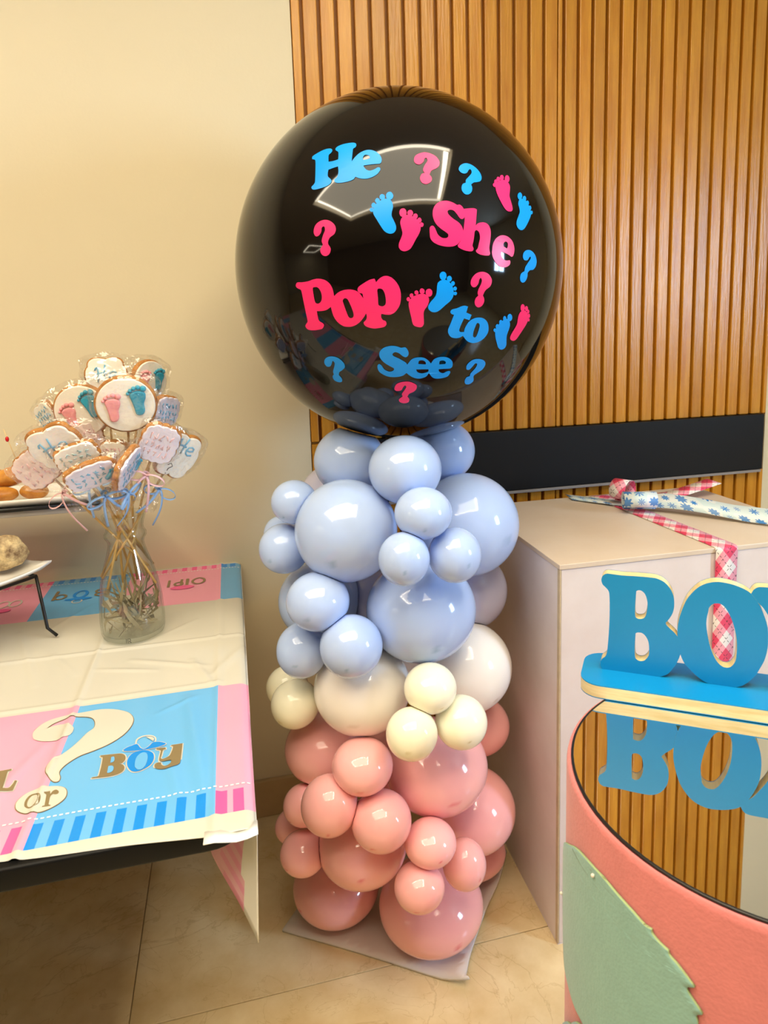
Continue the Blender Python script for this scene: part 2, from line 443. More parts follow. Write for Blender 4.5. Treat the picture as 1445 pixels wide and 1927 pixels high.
["question_mark","b","blue question mark above She",[[[0.097,0.407,0],[0.109,0.424,0],[0.134,0.437,0],[0.16,0.439,0],[0.187,0.43,0],[0.211,0.411,0],[0.225,0.387,0],[0.226,0.365,0],[0.213,0.348,0],[0.193,0.342,0],[0.171,0.338,0],[0.153,0.327,1],[0.156,0.309,0],[0.147,0.288,0],[0.128,0.276,0],[0.109,0.277,0],[0.096,0.291,0],[0.095,0.309,0],[0.105,0.327,0],[0.123,0.334,1],[0.128,0.35,0],[0.15,0.369,0],[0.168,0.386,0],[0.171,0.402,0],[0.164,0.408,0],[0.153,0.401,0],[0.143,0.389,0],[0.126,0.382,0],[0.108,0.386,0],[0.098,0.396,0]]]],
["question_mark","b","blue question mark right of She",[[[0.449,-0.007,0],[0.454,0.01,0],[0.473,0.023,0],[0.502,0.027,0],[0.532,0.019,0],[0.556,0.001,0],[0.567,-0.024,0],[0.56,-0.05,0],[0.538,-0.067,0],[0.51,-0.071,0],[0.491,-0.084,1],[0.491,-0.104,0],[0.479,-0.124,0],[0.459,-0.133,0],[0.44,-0.126,0],[0.433,-0.108,0],[0.44,-0.089,0],[0.464,-0.077,1],[0.47,-0.057,0],[0.492,-0.034,0],[0.511,-0.016,0],[0.512,-0.005,0],[0.501,-0.009,0],[0.489,-0.021,0],[0.473,-0.025,0],[0.456,-0.021,0]]]],
["question_mark","b","blue question mark left of See",[[[-0.735,-0.522,0],[-0.711,-0.497,0],[-0.67,-0.488,0],[-0.629,-0.498,0],[-0.602,-0.526,0],[-0.602,-0.552,0],[-0.625,-0.57,0],[-0.651,-0.583,0],[-0.663,-0.601,1],[-0.651,-0.625,0],[-0.66,-0.645,0],[-0.686,-0.649,0],[-0.713,-0.637,0],[-0.715,-0.613,0],[-0.698,-0.597,1],[-0.695,-0.578,0],[-0.673,-0.548,0],[-0.663,-0.526,0],[-0.672,-0.515,0],[-0.683,-0.529,0],[-0.702,-0.547,0],[-0.729,-0.547,0]]]],
["question_mark","b","blue question mark right of See",[[[0.174,-0.581,0],[0.173,-0.559,0],[0.199,-0.534,0],[0.24,-0.528,0],[0.286,-0.538,0],[0.311,-0.561,0],[0.306,-0.591,0],[0.278,-0.613,0],[0.255,-0.628,0],[0.253,-0.639,1],[0.267,-0.669,0],[0.247,-0.689,0],[0.213,-0.687,0],[0.195,-0.665,0],[0.199,-0.641,0],[0.22,-0.634,1],[0.221,-0.614,0],[0.244,-0.581,0],[0.245,-0.558,0],[0.229,-0.555,0],[0.217,-0.572,0],[0.202,-0.59,0],[0.184,-0.591,0]]]],
["question_mark","p","pink question mark below See",[[[-0.3,-0.695,0],[-0.283,-0.666,0],[-0.242,-0.652,0],[-0.194,-0.653,0],[-0.152,-0.674,0],[-0.146,-0.699,0],[-0.162,-0.721,0],[-0.196,-0.738,0],[-0.209,-0.758,1],[-0.195,-0.78,0],[-0.203,-0.805,0],[-0.237,-0.812,0],[-0.267,-0.801,0],[-0.273,-0.778,0],[-0.245,-0.756,1],[-0.249,-0.736,0],[-0.231,-0.71,0],[-0.218,-0.688,0],[-0.226,-0.677,0],[-0.239,-0.688,0],[-0.252,-0.709,0],[-0.278,-0.715,0],[-0.295,-0.71,0]]]],
["question_mark","p","pink question mark right of He",[[[-0.147,0.449,0],[-0.135,0.474,0],[-0.098,0.49,0],[-0.063,0.489,0],[-0.026,0.472,0],[-0.008,0.444,0],[-0.013,0.42,0],[-0.033,0.403,0],[-0.058,0.392,0],[-0.072,0.372,1],[-0.061,0.353,0],[-0.068,0.334,0],[-0.092,0.322,0],[-0.114,0.329,0],[-0.123,0.35,0],[-0.113,0.372,0],[-0.096,0.379,1],[-0.103,0.395,0],[-0.092,0.419,0],[-0.074,0.443,0],[-0.077,0.46,0],[-0.089,0.456,0],[-0.097,0.439,0],[-0.119,0.424,0],[-0.14,0.43,0]]]],
["question_mark","p","pink question mark below He",[[[-0.677,0.122,0],[-0.667,0.153,0],[-0.635,0.171,0],[-0.597,0.17,0],[-0.566,0.151,0],[-0.554,0.127,0],[-0.562,0.104,0],[-0.586,0.089,0],[-0.596,0.072,0],[-0.596,0.059,1],[-0.583,0.037,0],[-0.591,0.014,0],[-0.612,0.005,0],[-0.632,0.014,0],[-0.64,0.035,0],[-0.625,0.058,1],[-0.631,0.077,0],[-0.623,0.103,0],[-0.613,0.125,0],[-0.618,0.142,0],[-0.631,0.138,0],[-0.634,0.118,0],[-0.648,0.102,0],[-0.666,0.101,0]]]],
["footprint","p","pink footprint right of Pop",[[[-0.201,-0.235,0],[-0.198,-0.219,0],[-0.184,-0.201,0],[-0.164,-0.191,0],[-0.137,-0.185,0],[-0.114,-0.189,0],[-0.1,-0.203,0],[-0.098,-0.222,0],[-0.106,-0.243,0],[-0.12,-0.262,0],[-0.124,-0.281,0],[-0.122,-0.314,0],[-0.123,-0.333,0],[-0.136,-0.345,0],[-0.164,-0.341,0],[-0.18,-0.328,0],[-0.188,-0.296,0],[-0.195,-0.267,0]],[[-0.193,-0.209,0],[-0.195,-0.214,0],[-0.199,-0.218,0],[-0.205,-0.218,0],[-0.209,-0.214,0],[-0.211,-0.208,0],[-0.209,-0.203,0],[-0.205,-0.199,0],[-0.199,-0.199,0],[-0.195,-0.203,0]],[[-0.177,-0.192,0],[-0.178,-0.198,0],[-0.183,-0.202,0],[-0.189,-0.202,0],[-0.193,-0.198,0],[-0.195,-0.192,0],[-0.193,-0.186,0],[-0.188,-0.182,0],[-0.183,-0.182,0],[-0.178,-0.186,0]],[[-0.151,-0.179,0],[-0.153,-0.185,0],[-0.158,-0.189,0],[-0.164,-0.188,0],[-0.169,-0.185,0],[-0.171,-0.178,0],[-0.169,-0.172,0],[-0.164,-0.169,0],[-0.158,-0.169,0],[-0.153,-0.173,0]],[[-0.12,-0.173,0],[-0.122,-0.181,0],[-0.129,-0.185,0],[-0.137,-0.185,0],[-0.143,-0.18,0],[-0.145,-0.173,0],[-0.143,-0.165,0],[-0.137,-0.16,0],[-0.129,-0.161,0],[-0.123,-0.165,0]],[[-0.081,-0.181,0],[-0.084,-0.192,0],[-0.092,-0.198,0],[-0.103,-0.198,0],[-0.111,-0.191,0],[-0.115,-0.18,0],[-0.112,-0.169,0],[-0.103,-0.163,0],[-0.093,-0.163,0],[-0.084,-0.17,0]]]],
["footprint","b","blue footprint above to",[[[-0.057,-0.148,0],[-0.051,-0.133,0],[-0.034,-0.123,0],[-0.014,-0.122,0],[0.007,-0.134,0],[0.022,-0.152,0],[0.03,-0.18,0],[0.027,-0.202,0],[0.014,-0.221,0],[-0.013,-0.242,0],[-0.04,-0.264,0],[-0.061,-0.273,0],[-0.082,-0.271,0],[-0.098,-0.259,0],[-0.101,-0.244,0],[-0.09,-0.225,0],[-0.07,-0.204,0],[-0.06,-0.185,0]],[[-0.01,-0.105,0],[-0.013,-0.116,0],[-0.022,-0.123,0],[-0.033,-0.123,0],[-0.041,-0.116,0],[-0.045,-0.104,0],[-0.042,-0.093,0],[-0.033,-0.086,0],[-0.022,-0.086,0],[-0.013,-0.093,0]],[[0.018,-0.118,0],[0.015,-0.126,0],[0.009,-0.131,0],[0.001,-0.13,0],[-0.005,-0.126,0],[-0.008,-0.118,0],[-0.006,-0.11,0],[0.001,-0.105,0],[0.009,-0.105,0],[0.015,-0.11,0]],[[0.034,-0.139,0],[0.032,-0.146,0],[0.027,-0.15,0],[0.021,-0.15,0],[0.016,-0.146,0],[0.014,-0.139,0],[0.016,-0.133,0],[0.021,-0.129,0],[0.027,-0.129,0],[0.032,-0.133,0]],[[0.046,-0.163,0],[0.044,-0.169,0],[0.04,-0.173,0],[0.034,-0.173,0],[0.029,-0.169,0],[0.027,-0.163,0],[0.029,-0.157,0],[0.033,-0.154,0],[0.039,-0.154,0],[0.044,-0.158,0]],[[0.048,-0.186,0],[0.046,-0.191,0],[0.042,-0.194,0],[0.035,-0.194,0],[0.03,-0.191,0],[0.028,-0.186,0],[0.03,-0.181,0],[0.035,-0.178,0],[0.041,-0.178,0],[0.046,-0.181,0]]]],
["footprint","b","blue footprint left of She",[[[-0.363,0.202,0],[-0.351,0.229,0],[-0.329,0.246,0],[-0.303,0.254,0],[-0.279,0.249,0],[-0.268,0.232,0],[-0.266,0.212,0],[-0.272,0.19,0],[-0.273,0.172,0],[-0.263,0.15,0],[-0.254,0.127,0],[-0.254,0.11,0],[-0.262,0.097,0],[-0.278,0.091,0],[-0.297,0.095,0],[-0.313,0.107,0],[-0.329,0.13,0],[-0.349,0.162,0],[-0.362,0.184,0]],[[-0.263,0.267,0],[-0.267,0.255,0],[-0.276,0.249,0],[-0.287,0.249,0],[-0.296,0.256,0],[-0.299,0.268,0],[-0.296,0.279,0],[-0.287,0.286,0],[-0.275,0.286,0],[-0.267,0.278,0]],[[-0.305,0.262,0],[-0.307,0.254,0],[-0.314,0.249,0],[-0.322,0.25,0],[-0.329,0.255,0],[-0.332,0.263,0],[-0.329,0.272,0],[-0.322,0.277,0],[-0.314,0.276,0],[-0.307,0.271,0]],[[-0.331,0.246,0],[-0.333,0.239,0],[-0.339,0.235,0],[-0.346,0.235,0],[-0.351,0.24,0],[-0.354,0.247,0],[-0.351,0.254,0],[-0.346,0.259,0],[-0.339,0.258,0],[-0.333,0.254,0]],[[-0.35,0.225,0],[-0.352,0.218,0],[-0.358,0.213,0],[-0.365,0.214,0],[-0.37,0.218,0],[-0.372,0.226,0],[-0.37,0.233,0],[-0.365,0.237,0],[-0.358,0.237,0],[-0.352,0.232,0]],[[-0.361,0.204,0],[-0.363,0.199,0],[-0.368,0.195,0],[-0.374,0.196,0],[-0.379,0.199,0],[-0.381,0.205,0],[-0.379,0.21,0],[-0.374,0.214,0],[-0.368,0.213,0],[-0.363,0.21,0]]]],
["footprint","p","pink footprint left of She",[[[-0.232,0.14,0],[-0.225,0.16,0],[-0.211,0.173,0],[-0.192,0.174,0],[-0.169,0.167,0],[-0.146,0.149,0],[-0.135,0.127,0],[-0.135,0.108,0],[-0.144,0.086,0],[-0.161,0.06,0],[-0.178,0.032,0],[-0.192,0.017,0],[-0.214,0.01,0],[-0.232,0.015,0],[-0.242,0.029,0],[-0.24,0.049,0],[-0.23,0.07,0],[-0.223,0.092,0],[-0.227,0.114,0]],[[-0.2,0.185,0],[-0.204,0.174,0],[-0.213,0.167,0],[-0.224,0.167,0],[-0.232,0.174,0],[-0.235,0.186,0],[-0.232,0.198,0],[-0.223,0.205,0],[-0.211,0.205,0],[-0.203,0.197,0]],[[-0.168,0.183,0],[-0.171,0.174,0],[-0.178,0.169,0],[-0.187,0.169,0],[-0.193,0.175,0],[-0.196,0.183,0],[-0.193,0.192,0],[-0.186,0.197,0],[-0.177,0.197,0],[-0.171,0.192,0]],[[-0.146,0.168,0],[-0.149,0.161,0],[-0.154,0.156,0],[-0.161,0.157,0],[-0.167,0.161,0],[-0.169,0.168,0],[-0.166,0.176,0],[-0.16,0.18,0],[-0.153,0.18,0],[-0.148,0.176,0]],[[-0.128,0.15,0],[-0.13,0.143,0],[-0.136,0.139,0],[-0.142,0.139,0],[-0.147,0.143,0],[-0.149,0.15,0],[-0.146,0.157,0],[-0.141,0.161,0],[-0.135,0.161,0],[-0.13,0.156,0]],[[-0.119,0.129,0],[-0.121,0.123,0],[-0.126,0.119,0],[-0.132,0.119,0],[-0.137,0.123,0],[-0.138,0.129,0],[-0.136,0.135,0],[-0.131,0.139,0],[-0.125,0.138,0],[-0.12,0.135,0]]]],
["footprint","p","pink footprint right of the blue question mark",[[[0.305,0.322,0],[0.312,0.338,0],[0.337,0.358,0],[0.375,0.368,0],[0.403,0.36,0],[0.414,0.341,0],[0.404,0.312,0],[0.393,0.287,0],[0.395,0.263,0],[0.399,0.236,0],[0.398,0.219,0],[0.386,0.208,0],[0.362,0.207,0],[0.344,0.218,0],[0.329,0.24,0],[0.315,0.268,0],[0.306,0.295,0]],[[0.427,0.379,0],[0.418,0.366,0],[0.405,0.357,0],[0.394,0.356,0],[0.387,0.363,0],[0.388,0.374,0],[0.397,0.387,0],[0.41,0.396,0],[0.422,0.397,0],[0.428,0.39,0]],[[0.383,0.38,0],[0.377,0.371,0],[0.367,0.364,0],[0.358,0.363,0],[0.352,0.368,0],[0.353,0.377,0],[0.359,0.387,0],[0.369,0.393,0],[0.379,0.394,0],[0.384,0.389,0]],[[0.351,0.37,0],[0.346,0.362,0],[0.338,0.357,0],[0.33,0.356,0],[0.326,0.36,0],[0.326,0.367,0],[0.331,0.375,0],[0.339,0.381,0],[0.347,0.381,0],[0.351,0.377,0]],[[0.327,0.354,0],[0.323,0.346,0],[0.316,0.342,0],[0.309,0.341,0],[0.304,0.345,0],[0.305,0.352,0],[0.309,0.359,0],[0.316,0.364,0],[0.323,0.365,0],[0.327,0.361,0]],[[0.313,0.336,0],[0.309,0.329,0],[0.302,0.324,0],[0.296,0.324,0],[0.291,0.328,0],[0.291,0.334,0],[0.295,0.341,0],[0.302,0.345,0],[0.308,0.346,0],[0.313,0.342,0]]]],
["footprint","b","blue footprint at the upper right edge",[[[0.45,0.25,0],[0.464,0.272,0],[0.492,0.281,0],[0.521,0.275,0],[0.539,0.252,0],[0.549,0.226,0],[0.543,0.202,0],[0.521,0.176,0],[0.495,0.15,0],[0.469,0.128,0],[0.447,0.12,0],[0.425,0.125,0],[0.413,0.142,0],[0.417,0.162,0],[0.437,0.19,0],[0.451,0.211,0],[0.452,0.232,0]],[[0.498,0.295,0],[0.489,0.283,0],[0.477,0.275,0],[0.465,0.274,0],[0.458,0.28,0],[0.458,0.291,0],[0.466,0.303,0],[0.479,0.311,0],[0.491,0.313,0],[0.498,0.307,0]],[[0.529,0.285,0],[0.523,0.276,0],[0.512,0.27,0],[0.503,0.269,0],[0.496,0.274,0],[0.497,0.282,0],[0.503,0.291,0],[0.513,0.297,0],[0.524,0.298,0],[0.53,0.294,0]],[[0.547,0.265,0],[0.542,0.257,0],[0.533,0.252,0],[0.524,0.251,0],[0.518,0.254,0],[0.518,0.262,0],[0.524,0.269,0],[0.533,0.275,0],[0.542,0.276,0],[0.547,0.272,0]],[[0.56,0.24,0],[0.555,0.233,0],[0.547,0.228,0],[0.538,0.227,0],[0.533,0.231,0],[0.533,0.238,0],[0.538,0.245,0],[0.546,0.25,0],[0.555,0.251,0],[0.56,0.247,0]],[[0.565,0.217,0],[0.561,0.211,0],[0.554,0.207,0],[0.548,0.206,0],[0.544,0.209,0],[0.544,0.215,0],[0.548,0.221,0],[0.554,0.225,0],[0.561,0.226,0],[0.565,0.223,0]]]],
["footprint","b","blue footprint right of to",[[[0.315,-0.39,0],[0.311,-0.366,0],[0.322,-0.345,0],[0.345,-0.324,0],[0.372,-0.313,0],[0.397,-0.322,0],[0.412,-0.343,0],[0.413,-0.368,0],[0.409,-0.399,0],[0.418,-0.428,0],[0.43,-0.457,0],[0.422,-0.475,0],[0.397,-0.48,0],[0.37,-0.468,0],[0.347,-0.442,0],[0.328,-0.416,0]],[[0.417,-0.307,0],[0.417,-0.318,0],[0.409,-0.325,0],[0.397,-0.325,0],[0.386,-0.318,0],[0.379,-0.307,0],[0.379,-0.296,0],[0.387,-0.289,0],[0.398,-0.289,0],[0.41,-0.296,0]],[[0.374,-0.314,0],[0.375,-0.323,0],[0.37,-0.328,0],[0.362,-0.328,0],[0.354,-0.322,0],[0.349,-0.313,0],[0.349,-0.305,0],[0.353,-0.299,0],[0.361,-0.3,0],[0.369,-0.305,0]],[[0.349,-0.331,0],[0.349,-0.338,0],[0.345,-0.343,0],[0.337,-0.343,0],[0.33,-0.338,0],[0.326,-0.33,0],[0.326,-0.323,0],[0.331,-0.319,0],[0.338,-0.319,0],[0.345,-0.323,0]],[[0.331,-0.352,0],[0.33,-0.359,0],[0.326,-0.364,0],[0.319,-0.363,0],[0.311,-0.359,0],[0.307,-0.352,0],[0.307,-0.345,0],[0.312,-0.34,0],[0.319,-0.34,0],[0.326,-0.345,0]],[[0.317,-0.371,0],[0.317,-0.377,0],[0.313,-0.38,0],[0.307,-0.38,0],[0.301,-0.376,0],[0.297,-0.371,0],[0.297,-0.366,0],[0.301,-0.362,0],[0.308,-0.362,0],[0.314,-0.366,0]]]],
["footprint","p","pink footprint at the lower right edge",[[[0.466,-0.317,0],[0.466,-0.293,0],[0.48,-0.275,0],[0.504,-0.27,0],[0.535,-0.281,0],[0.558,-0.302,0],[0.563,-0.324,0],[0.555,-0.348,0],[0.539,-0.373,0],[0.521,-0.401,0],[0.502,-0.427,0],[0.479,-0.433,0],[0.451,-0.425,0],[0.441,-0.409,0],[0.449,-0.384,0],[0.464,-0.356,0],[0.469,-0.338,0]],[[0.507,-0.258,0],[0.507,-0.27,0],[0.5,-0.277,0],[0.488,-0.277,0],[0.476,-0.27,0],[0.469,-0.258,0],[0.469,-0.247,0],[0.476,-0.24,0],[0.488,-0.24,0],[0.499,-0.247,0]],[[0.536,-0.261,0],[0.536,-0.269,0],[0.531,-0.274,0],[0.522,-0.274,0],[0.513,-0.269,0],[0.508,-0.261,0],[0.508,-0.253,0],[0.513,-0.249,0],[0.522,-0.249,0],[0.53,-0.253,0]],[[0.556,-0.277,0],[0.556,-0.283,0],[0.552,-0.287,0],[0.545,-0.287,0],[0.538,-0.283,0],[0.533,-0.277,0],[0.533,-0.271,0],[0.537,-0.267,0],[0.544,-0.267,0],[0.551,-0.271,0]],[[0.573,-0.299,0],[0.574,-0.306,0],[0.57,-0.31,0],[0.563,-0.31,0],[0.555,-0.306,0],[0.55,-0.299,0],[0.549,-0.292,0],[0.553,-0.288,0],[0.56,-0.288,0],[0.567,-0.292,0]],[[0.579,-0.321,0],[0.58,-0.326,0],[0.577,-0.329,0],[0.57,-0.329,0],[0.563,-0.326,0],[0.558,-0.32,0],[0.557,-0.315,0],[0.561,-0.312,0],[0.568,-0.312,0],[0.575,-0.315,0]]]],
]
BALLOONS=[
('blue',0.230,1.400,1.067,0.074,0.072,'light blue balloon tucked under the left of the black balloon'),
('blue',0.310,1.250,1.071,0.069,0.065,'medium light blue balloon in front, directly below the black balloon'),
('blue',0.443,1.440,1.067,0.071,0.067,'deeper blue balloon under the right of the black balloon'),
('lilac',0.208,1.520,0.958,0.076,0.081,'pale lilac balloon sliver behind the top left of the column'),
('blue',0.107,1.340,1.005,0.045,0.043,'small light blue balloon highest on the left side of the column'),
('blue',0.198,1.280,0.955,0.098,0.098,'largest light blue balloon of the column, left of its middle'),
('blue',0.316,1.150,1.011,0.051,0.046,'top one of the three small light blue balloons in a cluster'),
('blue',0.463,1.340,0.926,0.108,0.107,'large light blue balloon at the right edge, beside the white box'),
('blue',0.084,1.360,0.907,0.050,0.050,'small light blue balloon sticking out farthest left in the column'),
('blue',0.084,1.450,0.911,0.036,0.039,'sliver of a small light blue balloon behind the farthest left one'),
('blue',0.274,1.130,0.938,0.045,0.047,'lower left one of the three small clustered light blue balloons'),
('blue',0.373,1.150,0.928,0.048,0.050,'lower right one of the three small clustered light blue balloons'),
('blue',0.157,1.420,0.766,0.088,0.083,'shaded light blue balloon behind the two stacked medium blue ones at left'),
('blue',0.133,1.240,0.836,0.059,0.054,'medium light blue balloon above the pair at the lower left'),
('blue',0.337,1.260,0.786,0.108,0.101,'large light blue balloon just above the small cream balloons'),
('lilac',0.486,1.420,0.750,0.092,0.088,'shaded lilac balloon behind the right edge against the box'),
('blue',0.102,1.280,0.725,0.049,0.053,'light blue balloon lowest on the left, above the cream ones'),
('blue',0.186,1.200,0.758,0.058,0.057,'medium light blue balloon left of the large low blue one'),
('lilac',0.278,1.430,0.741,0.076,0.074,'shaded lilac balloon deep in the gap between blue balloons'),
('white',0.361,1.440,0.615,0.102,0.086,'white balloon deep in the gap below the large low blue one'),
('pink',0.293,1.420,0.365,0.084,0.068,'pink balloon deep in the gap below the large white one'),
('white',0.217,1.280,0.630,0.096,0.090,'large white balloon in the middle above the pink ones'),
('white',0.452,1.340,0.610,0.102,0.096,'large white balloon at the right beside the box'),
('cream',0.324,1.160,0.674,0.049,0.045,'top one of the three small cream balloons in front'),
('cream',0.279,1.130,0.608,0.047,0.046,'lower left one of the three small cream balloons in front'),
('cream',0.380,1.150,0.602,0.049,0.049,'lower right one of the three small cream balloons in front'),
('cream',0.087,1.330,0.589,0.049,0.048,'small cream balloon at the left edge of the column'),
('cream',0.078,1.420,0.580,0.045,0.045,'cream balloon half hidden behind the left cream one'),
('pink',0.149,1.370,0.458,0.087,0.073,'large shaded pink balloon at upper left below the white one'),
('pink',0.198,1.200,0.515,0.058,0.050,'medium pink balloon directly below the large white one'),
('pink',0.364,1.270,0.438,0.106,0.091,'large pink balloon below the small cream cluster'),
('pink',0.505,1.420,0.417,0.078,0.065,'pink balloon behind, between white balloon and box'),
('pink',0.132,1.200,0.446,0.054,0.055,'medium pink balloon left one of the touching pair'),
('pink',0.225,1.170,0.416,0.057,0.054,'medium pink balloon right one of the touching pair'),
('pink',0.461,1.350,0.261,0.104,0.089,'large pink balloon at the right edge near the box'),
('pink',0.093,1.320,0.369,0.043,0.041,'pink balloon partly hidden at the left edge behind the pair'),
('pink',0.074,1.400,0.265,0.041,0.036,'pink balloon sliver farthest left behind the others'),
('pink',0.084,1.290,0.285,0.047,0.042,'small pink balloon lowest on the left edge'),
('pink',0.203,1.270,0.295,0.091,0.077,'large pink balloon in the middle above the bottom two'),
('pink',0.317,1.160,0.357,0.050,0.041,'top one of the three small pink balloons at lower right'),
('pink',0.288,1.140,0.286,0.048,0.042,'lower left one of the three small pink balloons'),
('pink',0.395,1.190,0.268,0.044,0.050,'lower right one of the three small pink balloons'),
('pink',0.163,1.420,0.082,0.098,0.074,'large pink balloon resting on the board at bottom left'),
('pink',0.355,1.305,0.087,0.114,0.082,'large pink balloon resting on the board at bottom right'),
('pink',0.491,1.440,0.080,0.088,0.049,'shaded pink balloon behind at the bottom right'),
]
